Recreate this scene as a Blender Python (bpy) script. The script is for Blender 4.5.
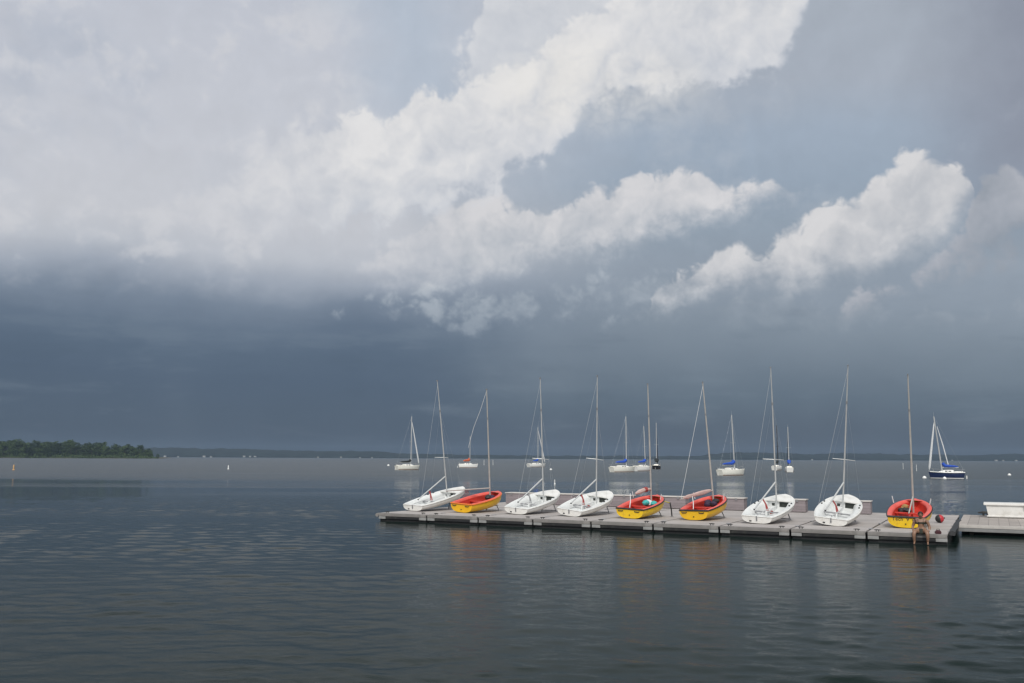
import bpy, bmesh, math, random
import numpy as np
from mathutils import Vector, Matrix
from math import radians, sin, cos, pi, atan2, atan, sqrt

for o in list(bpy.data.objects):
    bpy.data.objects.remove(o, do_unlink=True)
scene = bpy.context.scene
COL = scene.collection

# ------------------------------------------------------------------ camera
CAM_H = 3.3
cam_d = bpy.data.cameras.new('camera')
cam_d.sensor_width = 36.0
cam_d.lens = 920 * 36 / 1024
cam_d.clip_start = 0.1
cam_d.clip_end = 20000
cam = bpy.data.objects.new('camera', cam_d)
COL.objects.link(cam)
cam.location = (0, 0, CAM_H)
cam.rotation_mode = 'QUATERNION'
PITCH = atan((458.1 - 341.5) / 920)
cam.rotation_quaternion = (Matrix.Rotation(pi / 2 + PITCH, 4, 'X') @ Matrix.Rotation(0.0046, 4, 'Z')).to_quaternion()
scene.camera = cam

# ------------------------------------------------------------------ exposure
scene.view_settings.view_transform = 'Standard'
scene.view_settings.look = 'None'
scene.view_settings.exposure = 0.0
scene.view_settings.gamma = 1.0
scene.view_settings.use_curve_mapping = False
scene.render.engine = 'CYCLES'
scene.cycles.use_denoising = True
scene.cycles.max_bounces = 6
scene.cycles.volume_bounces = 0
scene.cycles.filter_width = 1.4

# ------------------------------------------------------------------ sun
SUN_AZ, SUN_EL = radians(-172), radians(44)      # behind the camera, to its left
sun_dir = Vector((sin(SUN_AZ) * cos(SUN_EL), cos(SUN_AZ) * cos(SUN_EL), sin(SUN_EL)))
sd = bpy.data.lights.new('sun', 'SUN')
sd.energy = 2.1
sd.angle = radians(11)
sd.color = (1.0, 0.95, 0.88)
sun = bpy.data.objects.new('sun', sd)
COL.objects.link(sun)
sun.rotation_euler = sun_dir.to_track_quat('Z', 'Y').to_euler()
sun.location = (0, 0, 60)


def lin(c):
    return tuple(((x / 255) / 12.92 if x / 255 <= 0.04045 else ((x / 255 + 0.055) / 1.055) ** 2.4) for x in c)


# ------------------------------------------------------------------ little node language
class S:
    """wraps a float socket so that sky and water can be written as arithmetic"""
    def __init__(self, g, sock): self.g, self.s = g, sock
    def _m(self, op, a, b=None, c=None, clamp=False):
        n = self.g.nodes.new('ShaderNodeMath'); n.operation = op; n.use_clamp = clamp
        for i, v in enumerate((a, b, c)):
            if v is None: continue
            if isinstance(v, S): self.g.links.new(v.s, n.inputs[i])
            else: n.inputs[i].default_value = v
        return S(self.g, n.outputs[0])
    def __add__(self, o): return self._m('ADD', self, o)
    __radd__ = __add__
    def __mul__(self, o): return self._m('MULTIPLY', self, o)
    __rmul__ = __mul__
    def __sub__(self, o): return self._m('SUBTRACT', self, o)
    def __rsub__(self, o): return self._m('SUBTRACT', o, self)
    def __truediv__(self, o): return self._m('DIVIDE', self, o)
    def __neg__(self): return self._m('MULTIPLY', self, -1.0)
    def abs(self): return self._m('ABSOLUTE', self)
    def max(self, o): return self._m('MAXIMUM', self, o)
    def min(self, o): return self._m('MINIMUM', self, o)
    def pow(self, o): return self._m('POWER', self, o)
    def clamp(self): return self._m('ADD', self, 0.0, clamp=True)
    def step(self, a, b):          # smoothstep of self between a and b (b may be below a)
        n = self.g.nodes.new('ShaderNodeMapRange'); n.interpolation_type = 'SMOOTHSTEP'
        flip = (not isinstance(a, S)) and (not isinstance(b, S)) and b < a
        if flip: a, b = b, a
        for i, v in ((0, self), (1, a), (2, b)):
            if isinstance(v, S): self.g.links.new(v.s, n.inputs[i])
            else: n.inputs[i].default_value = v
        n.inputs[3].default_value = 1.0 if flip else 0.0
        n.inputs[4].default_value = 0.0 if flip else 1.0
        return S(self.g, n.outputs[0])


def noise(g, vec, scale, detail=2.0, rough=0.5, dist=0.0):
    n = g.nodes.new('ShaderNodeTexNoise')
    g.links.new(vec, n.inputs['Vector'])
    n.inputs['Scale'].default_value = scale
    n.inputs['Detail'].default_value = detail
    n.inputs['Roughness'].default_value = rough
    n.inputs['Distortion'].default_value = dist
    return S(g, n.outputs[0])


def combine(g, x, y, z):
    n = g.nodes.new('ShaderNodeCombineXYZ')
    for i, v in enumerate((x, y, z)):
        if isinstance(v, S): g.links.new(v.s, n.inputs[i])
        else: n.inputs[i].default_value = v
    return n.outputs[0]


def mixc(g, f, a, b):
    n = g.nodes.new('ShaderNodeMix'); n.data_type = 'RGBA'
    fi, ai, bi = n.inputs[0], n.inputs[6], n.inputs[7]
    for s, v in ((fi, f), (ai, a), (bi, b)):
        if isinstance(v, S): g.links.new(v.s, s)
        elif hasattr(v, 'is_linked'): g.links.new(v, s)
        elif isinstance(v, tuple): s.default_value = (*v, 1.0)
        else: s.default_value = v
    return n.outputs[2]


def ramp(g, x, stops, interp='LINEAR'):
    n = g.nodes.new('ShaderNodeValToRGB')
    n.color_ramp.interpolation = interp
    e = n.color_ramp.elements
    stops = sorted(stops)
    e.remove(e[1])
    e[0].position = stops[0][0]; e[0].color = (*stops[0][1], 1.0)
    for p, c in stops[1:]:
        k = e.new(p); k.color = (*c, 1.0)
    g.links.new(x.s, n.inputs[0])
    return n.outputs[0]


def curve(g, x, pts, x0, x1, y0, y1):
    """value of a hand-drawn curve at x (x and y in their own ranges)"""
    n = g.nodes.new('ShaderNodeFloatCurve')
    c = n.mapping.curves[0]
    n.mapping.use_clip = True
    P = sorted(((min(1, max(0, (a - x0) / (x1 - x0))), min(1, max(0, (b - y0) / (y1 - y0)))) for a, b in pts))
    Q = []
    for p in P:
        if not Q or p[0] - Q[-1][0] > 0.0015: Q.append(p)
    c.points[0].location = Q[0]; c.points[1].location = Q[-1]
    for a, b in Q[1:-1]: c.points.new(a, b)
    for p in c.points: p.handle_type = 'AUTO_CLAMPED'
    n.mapping.update()
    g.links.new(((x - x0) / (x1 - x0)).clamp().s, n.inputs['Value'])
    return S(g, n.outputs[0]) * (y1 - y0) + y0


# ------------------------------------------------------------------ sky
# Curves of the cloud edges: (bearing tangent, height tangent) measured on the sky.
C0_TOP = [(-0.789, 0.2141), (-0.1474, 0.2511), (-0.1049, 0.3668), (-0.0776, 0.4355), (-0.0611, 0.4799), (-0.0443, 0.5223), (-0.0277, 0.596), (0.1, 0.609), (0.7973, 0.6124)]
C0_BOT = [(-0.8066, 0.387), (0.1438, 0.3986), (0.2119, 0.4072), (0.2916, 0.4182), (0.3212, 0.4517), (0.3427, 0.512), (0.3533, 0.5486), (0.3628, 0.6165), (0.7978, 0.6187)]
C1_TOP = [(-0.8019, 0.3401), (-0.3526, 0.354), (-0.2407, 0.3779), (-0.1663, 0.3865), (-0.1393, 0.3937), (-0.1148, 0.4116), (-0.0865, 0.4188), (-0.065, 0.4237), (-0.0538, 0.4428), (-0.0253, 0.4381), (-0.0117, 0.4489), (0.0065, 0.4454), (0.0304, 0.4683), (0.059, 0.4865), (0.0993, 0.5169), (0.146, 0.5722), (0.2162, 0.6096), (0.3324, 0.6102), (0.7973, 0.6124)]
C1_BOT = [(-0.789, 0.2141), (-0.5676, 0.2151), (-0.3466, 0.2275), (-0.2357, 0.228), (-0.1251, 0.2489), (-0.0809, 0.2651), (-0.0197, 0.2791), (-0.0086, 0.2884), (0.0059, 0.3), (0.0193, 0.3116), (0.0418, 0.3232), (0.0474, 0.3349), (0.0553, 0.3489), (0.07, 0.363), (0.087, 0.3748), (0.1096, 0.3843), (0.1437, 0.3939), (0.1608, 0.4046), (0.178, 0.413), (0.2006, 0.4071), (0.2346, 0.4073), (0.2915, 0.4135), (0.3128, 0.4397), (0.3279, 0.4818), (0.3427, 0.512), (0.3533, 0.5486), (0.3628, 0.6165), (0.7978, 0.6187)]
C2_TOP = [(-0.771, 0.0374), (-0.3387, 0.0611), (-0.2011, 0.1831), (-0.1251, 0.2455), (-0.081, 0.272), (-0.0477, 0.2928), (-0.0142, 0.2976), (0.0082, 0.2942), (0.0306, 0.284), (0.044, 0.2772), (0.0552, 0.2887), (0.0697, 0.3014), (0.0866, 0.3096), (0.1112, 0.3051), (0.1427, 0.3203), (0.1653, 0.325), (0.1878, 0.3297), (0.2081, 0.3322), (0.2269, 0.3195), (0.2434, 0.308), (0.2602, 0.3058), (0.2717, 0.3174), (0.2887, 0.3221), (0.3053, 0.3152), (0.3184, 0.3061), (0.3276, 0.313), (0.339, 0.3166), (0.3467, 0.3131), (0.3522, 0.282), (0.3569, 0.1745), (0.3668, 0.0427), (0.7464, 0.0444)]
C2_BOT = [(-0.789, 0.2141), (-0.3455, 0.2049), (-0.2011, 0.1831), (-0.1015, 0.1668), (-0.0134, 0.175), (0.0527, 0.1865), (0.1413, 0.2094), (0.2082, 0.2301), (0.2754, 0.2531), (0.3206, 0.2716), (0.3438, 0.2946), (0.3551, 0.2993), (0.3659, 0.2879), (0.7663, 0.2668)]
C3_TOP = [(-0.7699, 0.0266), (0.0958, 0.0414), (0.1403, 0.129), (0.1575, 0.1848), (0.1744, 0.2017), (0.1968, 0.2142), (0.2136, 0.2244), (0.225, 0.2369), (0.2474, 0.2439), (0.2751, 0.2417), (0.2921, 0.2509), (0.309, 0.259), (0.3201, 0.2579), (0.3294, 0.2671), (0.3487, 0.2763), (0.3715, 0.2879), (0.3886, 0.296), (0.4003, 0.3076), (0.4178, 0.3227), (0.4353, 0.3367), (0.4528, 0.3485), (0.4641, 0.3508), (0.475, 0.3439), (0.4918, 0.3428), (0.5028, 0.337), (0.5131, 0.3209), (0.5186, 0.3001), (0.5214, 0.1977), (0.5295, 0.0434), (0.7455, 0.0336)]
C3_BOT = [(-0.789, 0.2141), (0.0968, 0.1733), (0.1404, 0.1401), (0.1955, 0.1492), (0.2727, 0.1585), (0.3501, 0.17), (0.4059, 0.1859), (0.4623, 0.2087), (0.4971, 0.2371), (0.5142, 0.2634), (0.5287, 0.2829), (0.7684, 0.2898)]
C4_TOP = [(-0.7699, 0.0266), (0.2906, 0.0315), (0.3376, 0.13), (0.3723, 0.1746), (0.4062, 0.1915), (0.4517, 0.2176), (0.4749, 0.237), (0.4928, 0.2598), (0.509, 0.2885), (0.519, 0.3255), (0.5312, 0.3418), (0.5483, 0.3466), (0.5611, 0.335), (0.5737, 0.3211), (0.6583, 0.3123), (0.7684, 0.2898)]
C4_BOT = [(-0.789, 0.2141), (0.2959, 0.1966), (0.3386, 0.1577), (0.3713, 0.1501), (0.4494, 0.1727), (0.566, 0.2035), (0.651, 0.2152), (0.7623, 0.2213)]
C5_TOP = [(-0.7699, 0.0266), (0.0091, 0.041), (0.0635, 0.1232), (0.1408, 0.1735), (0.2072, 0.185), (0.2736, 0.192), (0.3176, 0.1855), (0.3832, 0.1713), (0.4271, 0.1681), (0.5642, 0.1755), (0.7583, 0.1764)]
C5_BOT = [(-0.7867, 0.1916), (0.0086, 0.1617), (0.0636, 0.1342), (0.1402, 0.1235), (0.3156, 0.1277), (0.5616, 0.1365), (0.7553, 0.143)]
C6_TOP = [(-0.7699, 0.0266), (-0.2723, 0.0289), (-0.2111, 0.1496), (-0.1019, 0.1892), (0.0085, 0.2088), (0.0971, 0.216), (0.1635, 0.2095), (0.2294, 0.1907), (0.2731, 0.1741), (0.3126, 0.0424), (0.7455, 0.0336)]
C6_BOT = [(-0.7867, 0.1916), (-0.2783, 0.1827), (-0.2111, 0.1496), (0.0087, 0.134), (0.2065, 0.1515), (0.2727, 0.1607), (0.3172, 0.1743), (0.7593, 0.1876)]
GAP_TOP = [(-0.8078, 0.3988), (0.7788, 0.4064)]
SKY_LEFT = [(0.0008, lin((66, 82, 101))), (0.0653, lin((74, 90, 110))), (0.1377, lin((79, 95, 116))), (0.1925, lin((86, 102, 122))), (0.2387, lin((99, 114, 133))), (0.2793, lin((121, 134, 151))), (0.3185, lin((162, 170, 183))), (0.3635, lin((192, 196, 204))), (0.4260, lin((203, 205, 211))), (0.6285, lin((202, 205, 213))), (0.8675, lin((197, 201, 211)))]
SKY_RIGHT = [(0.0062, lin((71, 84, 101))), (0.0707, lin((84, 98, 115))), (0.1068, lin((94, 109, 125))), (0.1705, lin((113, 126, 140))), (0.2348, lin((130, 142, 155))), (0.2905, lin((143, 154, 167))), (0.3560, lin((148, 159, 172))), (0.4412, lin((150, 163, 177))), (0.5178, lin((156, 170, 186))), (0.6148, lin((163, 176, 192))), (0.7132, lin((170, 178, 190))), (0.8735, lin((172, 180, 191)))]
GAP_U = -0.1234
HILL_PROFILE = [(-0.8746, 35.0), (-0.4436, 40.0), (-0.3735, 47.0), (-0.325, 42.5), (-0.228, 32.5), (-0.1525, 35.0), (-0.1202, 23.0), (-0.0124, 17.5), (0.1386, 16.0), (0.2033, 17.0), (0.2249, 26.5), (0.2519, 37.0), (0.2896, 36.0), (0.3328, 27.5), (0.3651, 32.5), (0.3975, 33.5), (0.4514, 28.5), (0.5054, 28.5), (0.5529, 31.0), (0.8507, 35.0)]
HOUSES = [(-0.3737, 6, 1.2), (-0.3597, 5, 0.8), (-0.3316, 6, 1.3), (-0.3241, 4, 1.0), (-0.2885, 7, 1.2), (-0.282, 7, 0.9), (-0.2766, 7, 1.2), (-0.1839, 6, 1.0), (-0.1634, 4, 0.8), (-0.1505, 4, 0.9), (-0.2087, 5, 0.8), (0.5228, 5, 1.2), (0.5304, 5, 0.8), (0.5444, 5, 1.0), (0.4754, 5, 0.7), (0.3243, 5, 0.8)]

def build_sky():
    w = bpy.data.worlds.new('World')
    scene.world = w
    w.use_nodes = True
    g = w.node_tree
    g.nodes.clear()
    out = g.nodes.new('ShaderNodeOutputWorld')
    tc = g.nodes.new('ShaderNodeTexCoord')
    D = tc.outputs['Generated']
    sp = g.nodes.new('ShaderNodeSeparateXYZ')
    g.links.new(D, sp.inputs[0])
    x, y, z = (S(g, sp.outputs[i]) for i in range(3))
    yc = y.max(0.25)
    U = x / yc
    V = (z / yc).max(0.0)

    def dir_at(dx, dz, k=1.0, zs=1.0):
        return combine(g, (x + dx) * k, y * k, (z + dz) * (k * zs))
    V0 = dir_at(0, 0)
    # noises on the sky sphere
    big = noise(g, dir_at(0.3, 0.1, 1, 1.5), 4.2, 5, 0.55) - 0.5
    mid = noise(g, dir_at(1.3, 0.4, 1, 1.3), 11.0, 8, 0.6) - 0.5
    fine = noise(g, dir_at(2.3, 0.7), 38.0, 6, 0.62) - 0.5
    # billows: rounded puffs with sharp creases
    wx = noise(g, V0, 26.0, 3, 0.5) - 0.5
    wz = noise(g, dir_at(5.1, 2.2), 26.0, 3, 0.5) - 0.5
    def billow(ox, oz):
        vec = combine(g, x + wx * 0.03 + ox, y, z + wz * 0.03 + oz)
        tot = None
        for sc, a in ((15, 1.0), (32, 0.55), (66, 0.32), (135, 0.17)):
            b = (noise(g, vec, sc, 0.0) - 0.5).abs() * (2.0 * a)
            tot = b if tot is None else tot + b
        return tot                       # about 0 .. 1.2, mean 0.45
    bil = billow(0, 0)
    bil2 = billow(0.012, -0.014)         # the same puffs a little further down: for their shading
    relief = (bil - bil2)

    torn = fine * 1.5 + mid * 1.1 + (bil - 0.42) * 0.5
    CR = (-0.75, 0.75, -0.05, 0.75)
    cv = lambda p: curve(g, U, p, *CR)

    # --- back sky: two gradients over height, left and right
    Vn = (V + big * 0.055 + mid * 0.016)
    lf = ramp(g, (Vn - (U + big * 0.15).step(-0.28, -0.68) * 0.034) / 0.6, SKY_LEFT)
    rt = ramp(g, Vn / 0.6, SKY_RIGHT)
    side = (U + big * 0.25).step(-0.16, 0.16)
    base = mixc(g, side, lf, rt)
    # upper right goes greyer and darker
    fr = ((U + big * 0.2).step(0.38, 0.58)) * V.step(0.22, 0.36) * 0.9
    base = mixc(g, fr, base, lin((143, 149, 163)))
    wisps = (big * 0.8 + mid * 0.6 + fine * 0.1 + 0.02).step(0.0, 0.2) * (U.step(0.1, 0.35)) * V.step(0.24, 0.4) * 0.22
    base = mixc(g, wisps, base, lin((176, 179, 186)))
    # upper left veil: thicker and thinner
    thin = (big * 1.3 + mid * 0.5).step(-0.05, 0.22) * V.step(0.25, 0.42) * (U.step(0.02, -0.1)) * 0.7
    base = mixc(g, thin, base, lin((177, 185, 199)))
    puff = (mid + relief * 0.2).step(0.0, 0.16) * V.step(0.17, 0.24) * (U.step(0.02, -0.2)) * 0.5
    base = mixc(g, puff, base, lin((214, 214, 217)))
    gap = cv(GAP_TOP)                                  # blue-grey opening left of the bright band
    gm = ((U - GAP_U + big * 0.22 + mid * 0.10 + (V - 0.45) * 0.5).abs() / 0.13).step(1.0, 0.0) * (V + mid * 0.06).step(0.33, 0.40) * 0.75
    base = mixc(g, gm, base, lin((180, 192, 207)))

    def cloud(col, top, bot, wt, wb, at, ab, light, dark, gain=1.0, ex=1.0, rel=0.5, fade=None, er=1.0):
        Uw = U + fine * 0.02 + mid * 0.01
        t = curve(g, Uw, top, *CR); b = curve(g, Uw, bot, *CR)
        te = (t + (bil - 0.42) * at + mid * 0.035 + fine * 0.014 - V) / wt
        be = (V - b + (mid * 1.3 + fine * 0.6) * ab + (bil - 0.42) * ab * 0.35) / wb
        d = te.min(be).clamp()
        d = d + torn * er * (1.0 - (d * 2.0 - 1.0).abs())
        m = d.step(0.12, 0.85) * gain
        if fade: m = m * (U + big * 0.35 + mid * 0.15 + fine * 0.05).step(*fade)
        h = ((V - b) / ((t - b).max(0.01))).clamp()
        sh = (h.pow(ex) + relief * rel + mid * 0.60 + fine * 0.28 + big * 0.6).clamp()
        c = mixc(g, sh, lin(dark), lin(light))
        return mixc(g, m, col, c)

    # thin veils across the open slate-blue part
    veil = (big * 0.9 + mid * 0.8 + fine * 0.35 + 0.03).step(0.0, 0.30) * U.step(-0.12, 0.12) * V.step(0.17, 0.30) * 0.42
    base = mixc(g, veil, base, lin((184, 190, 198)))
    # ragged scud and faint streaks in the dark storm band
    scud = noise(g, combine(g, x * 1.0 + mid * 0.1, y, z * 5.0), 7.0, 6, 0.6) - 0.5
    low = V.step(0.24, 0.10) * V.step(0.0, 0.05)
    base = mixc(g, (scud + big * 0.3).step(0.02, 0.22) * low * 0.28, base, lin((122, 136, 150)))
    base = mixc(g, (-scud + big * 0.3).step(0.02, 0.25) * low * 0.25, base, lin((70, 85, 103)))
    shaft = noise(g, combine(g, x + z * 0.25, y, z * 0.10), 13.0, 3, 0.5) - 0.5
    base = mixc(g, shaft.step(0.0, 0.22) * V.step(0.16, 0.05) * 0.05, base, lin((122, 136, 150)))
    base = cloud(base, C5_TOP, C5_BOT, 0.030, 0.05, 0.05, 0.05, (154, 163, 174), (130, 142, 154), 0.55)
    base = cloud(base, C6_TOP, C6_BOT, 0.045, 0.06, 0.05, 0.05, (176, 184, 193), (142, 153, 166), 0.85)
    base = cloud(base, C4_TOP, C4_BOT, 0.035, 0.06, 0.045, 0.05, (177, 180, 188), (138, 148, 160), 1.0, rel=0.35)
    base = cloud(base, C2_TOP, C2_BOT, 0.020, 0.070, 0.034, 0.045, (217, 216, 218), (162, 173, 185), 1.0, 0.60, rel=0.5, fade=(-0.20, 0.02), er=0.45)
    base = cloud(base, C3_TOP, C3_BOT, 0.020, 0.07, 0.034, 0.04, (218, 217, 218), (164, 172, 183), 1.0, 0.55, rel=0.5, fade=(0.05, 0.17), er=0.22)
    base = cloud(base, C0_TOP, C0_BOT, 0.07, 0.05, 0.07, 0.05, (219, 220, 223), (198, 203, 212), 0.95, 0.7, rel=0.5)
    base = cloud(base, C1_TOP, C1_BOT, 0.026, 0.040, 0.034, 0.055, (229, 228, 228), (198, 203, 212), 1.0, 0.6, rel=0.6, fade=(-0.33, -0.13))
    glow = (((U - 0.09) / 0.16).pow(2.0) + ((V - 0.42) / 0.07).pow(2.0)).step(1.0, 0.0) * (bil * 1.5).clamp() * 0.6
    base = mixc(g, glow, base, lin((237, 234, 229)))

    tex = (mid * 0.10 + fine * 0.06 + relief * 0.05) * V.step(0.08, 0.25) + 1.0
    vm = g.nodes.new('ShaderNodeVectorMath'); vm.operation = 'SCALE'
    g.links.new(base, vm.inputs[0]); g.links.new(tex.s, vm.inputs['Scale'])
    base = vm.outputs[0]
    # --- the sky beside, above and behind the camera: bright broken overcast
    az = S(g, None)
    at = g.nodes.new('ShaderNodeMath'); at.operation = 'ARCTAN2'
    g.links.new(x.s, at.inputs[0]); g.links.new(y.s, at.inputs[1])
    az = S(g, at.outputs[0]).abs()
    rest = az.step(0.70, 1.25).max(z.step(0.50, 0.74))
    dotp = g.nodes.new('ShaderNodeVectorMath'); dotp.operation = 'DOT_PRODUCT'
    g.links.new(D, dotp.inputs[0]); dotp.inputs[1].default_value = sun_dir
    glare = S(g, dotp.outputs['Value']).step(0.35, 0.98)
    lv = (noise(g, V0, 2.6, 6, 0.55) - 0.5) * 0.5 + 0.50
    lv = lv * (z.step(-0.02, 0.45) * 0.65 + 0.35) + glare * 0.8
    over = combine(g, lv * 0.95, lv * 0.99, lv * 1.02)
    base = mixc(g, rest, base, over)

    nis = g.nodes.new('ShaderNodeTexSky')
    nis.sky_type = 'NISHITA'
    nis.sun_disc = False
    nis.sun_elevation = SUN_EL
    nis.sun_rotation = SUN_AZ
    b1 = g.nodes.new('ShaderNodeBackground'); b1.inputs['Strength'].default_value = 0.06
    g.links.new(nis.outputs[0], b1.inputs['Color'])
    b2 = g.nodes.new('ShaderNodeBackground'); b2.inputs['Strength'].default_value = 1.0
    g.links.new(base, b2.inputs['Color'])
    mx = g.nodes.new('ShaderNodeMixShader')
    mx.inputs[0].default_value = 0.94             # nearly full cloud cover
    g.links.new(b1.outputs[0], mx.inputs[1]); g.links.new(b2.outputs[0], mx.inputs[2])
    g.links.new(mx.outputs[0], out.inputs['Surface'])
    w.cycles.sampling_method = 'MANUAL'
    w.cycles.sample_map_resolution = 512


build_sky()


# ------------------------------------------------------------------ materials
MATS = {}
def mat(name, col, rough=0.5, var=0.12, scale=6.0, bump=0.0, metal=0.0, spec=0.5, dirt=None, dirt_scale=1.5, dirt_amt=0.5, coat=0.0):
    """a base colour broken up by two noises, with optional dirt patches and bump"""
    if name in MATS: return MATS[name]
    m = bpy.data.materials.new(name)
    m.use_nodes = True
    g = m.node_tree
    p = g.nodes['Principled BSDF']
    tc = g.nodes.new('ShaderNodeTexCoord')
    ob = tc.outputs['Object']
    n1 = noise(g, ob, scale, 6, 0.6)
    lo = tuple(c * (1 - var) for c in col); hi = tuple(min(1, c * (1 + var)) for c in col)
    c = mixc(g, n1.step(0.3, 0.7), lo, hi)
    if dirt:
        n2 = noise(g, ob, dirt_scale, 7, 0.65)
        c = mixc(g, n2.step(0.48, 0.75) * dirt_amt, c, dirt)
    g.links.new(c, p.inputs['Base Color'])
    g.links.new((n1 * 0.25 + (rough - 0.12)).clamp().s, p.inputs['Roughness'])
    p.inputs['Metallic'].default_value = metal
    p.inputs['Specular IOR Level'].default_value = spec
    p.inputs['Coat Weight'].default_value = coat
    if bump:
        b = g.nodes.new('ShaderNodeBump'); b.inputs['Strength'].default_value = 0.6; b.inputs['Distance'].default_value = bump
        g.links.new(noise(g, ob, scale * 4, 4, 0.6).s, b.inputs['Height'])
        g.links.new(b.outputs[0], p.inputs['Normal'])
    MATS[name] = m
    return m


WHITE = mat('white_gelcoat', (0.76, 0.75, 0.72), 0.35, 0.05, 3.0, dirt=(0.46, 0.43, 0.37), dirt_scale=2.2, dirt_amt=0.5)
WHITE_IN = mat('white_liner', (0.70, 0.71, 0.70), 0.5, 0.06, 5.0, dirt=(0.42, 0.43, 0.42), dirt_amt=0.4)
YELLOW = mat('yellow_gelcoat', (0.80, 0.52, 0.015), 0.35, 0.08, 3.0, dirt=(0.46, 0.27, 0.03), dirt_scale=2.4, dirt_amt=0.55)
YELLOW_DEEP = mat('deep_yellow_gelcoat', (0.80, 0.45, 0.012), 0.35, 0.08, 3.0, dirt=(0.50, 0.27, 0.02), dirt_amt=0.4)
RED_RIM = mat('faded_red_gelcoat', (0.70, 0.10, 0.075), 0.45, 0.10, 4.0, dirt=(0.78, 0.24, 0.20), dirt_amt=0.5)
RED_IN = mat('red_liner', (0.50, 0.035, 0.02), 0.5, 0.12, 4.0, dirt=(0.30, 0.03, 0.02), dirt_amt=0.5)
BLACK = mat('black_rubber', (0.018, 0.018, 0.02), 0.6, 0.2, 8.0, dirt=(0.06, 0.06, 0.05), dirt_scale=3.0, dirt_amt=0.6)
ALU = mat('mast_aluminium', (0.52, 0.53, 0.53), 0.45, 0.06, 4.0, metal=0.25)
ALU_TAN = mat('weathered_mast', (0.44, 0.42, 0.39), 0.5, 0.08, 4.0, metal=0.15)
ROPE_RED = mat('red_rope', (0.30, 0.05, 0.045), 0.8, 0.25, 30.0)
ROPE_WHITE = mat('white_rope', (0.62, 0.62, 0.62), 0.8, 0.1, 30.0)
ROPE_YEL = mat('yellow_rope', (0.55, 0.46, 0.05), 0.8, 0.1, 30.0)
WIRE = mat('stainless_wire', (0.45, 0.47, 0.50), 0.4, 0.1, 10.0, metal=0.6)
BLUE_COVER = mat('blue_canvas', (0.012, 0.07, 0.42), 0.75, 0.25, 5.0, bump=0.02)
BLACK_COVER = mat('black_canvas', (0.012, 0.016, 0.016), 0.8, 0.25, 5.0, bump=0.02)
RED_COVER = mat('orange_canvas', (0.50, 0.10, 0.045), 0.8, 0.25, 5.0, bump=0.02)
NAVY = mat('navy_gelcoat', (0.010, 0.022, 0.075), 0.3, 0.15, 3.0)
DARKHULL = mat('dark_hull_paint', (0.015, 0.015, 0.018), 0.35, 0.15, 3.0)
GLASSD = mat('smoked_window', (0.015, 0.017, 0.02), 0.15, 0.1, 3.0)
SAILW = mat('rolled_sailcloth', (0.66, 0.67, 0.68), 0.8, 0.08, 6.0)
DARKSAIL = mat('dark_sail_strip', (0.03, 0.035, 0.06), 0.8, 0.15, 6.0)
YWHITE = mat('yacht_white_gelcoat', (0.90, 0.89, 0.86), 0.35, 0.03, 3.0)
PALEHULL = mat('pale_yacht_gelcoat', (0.90, 0.88, 0.80), 0.35, 0.03, 3.0)
CREAM = mat('cream_gelcoat', (0.86, 0.82, 0.70), 0.4, 0.05, 3.0)
ANTIF = mat('brown_antifouling', (0.16, 0.06, 0.03), 0.7, 0.2, 3.0)
GREYMETAL = mat('galvanised_steel', (0.30, 0.30, 0.31), 0.5, 0.15, 8.0, metal=0.4)
FOAM = mat('pale_foam', (0.62, 0.61, 0.57), 0.9, 0.1, 8.0)
OPENING_SHADE = mat('opening_shade', (0.025, 0.03, 0.026), 0.7, 0.3, 6.0)  # dark colour standing in for shade under the white dinghies' foredecks
SKIN = mat('skin', (0.24, 0.135, 0.088), 0.5, 0.10, 14.0)
HAIR = mat('dark_hair', (0.012, 0.009, 0.007), 0.6, 0.3, 30.0)
BIKINI = mat('dark_olive_fabric', (0.020, 0.024, 0.016), 0.8, 0.2, 30.0)
BUOYW = mat('white_buoy', (0.78, 0.78, 0.76), 0.45, 0.05, 6.0)
BUOYO = mat('orange_buoy', (0.50, 0.30, 0.13), 0.5, 0.1, 6.0)
BALLRED = mat('red_vinyl', (0.45, 0.025, 0.035), 0.4, 0.15, 8.0)
TEAL = mat('teal_nylon', (0.05, 0.38, 0.36), 0.7, 0.15, 12.0)
PURPLE = mat('dark_violet_nylon', (0.035, 0.02, 0.05), 0.7, 0.3, 12.0)
REDBAG = mat('dark_red_fabric', (0.05, 0.010, 0.016), 0.8, 0.2, 14.0)


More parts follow.
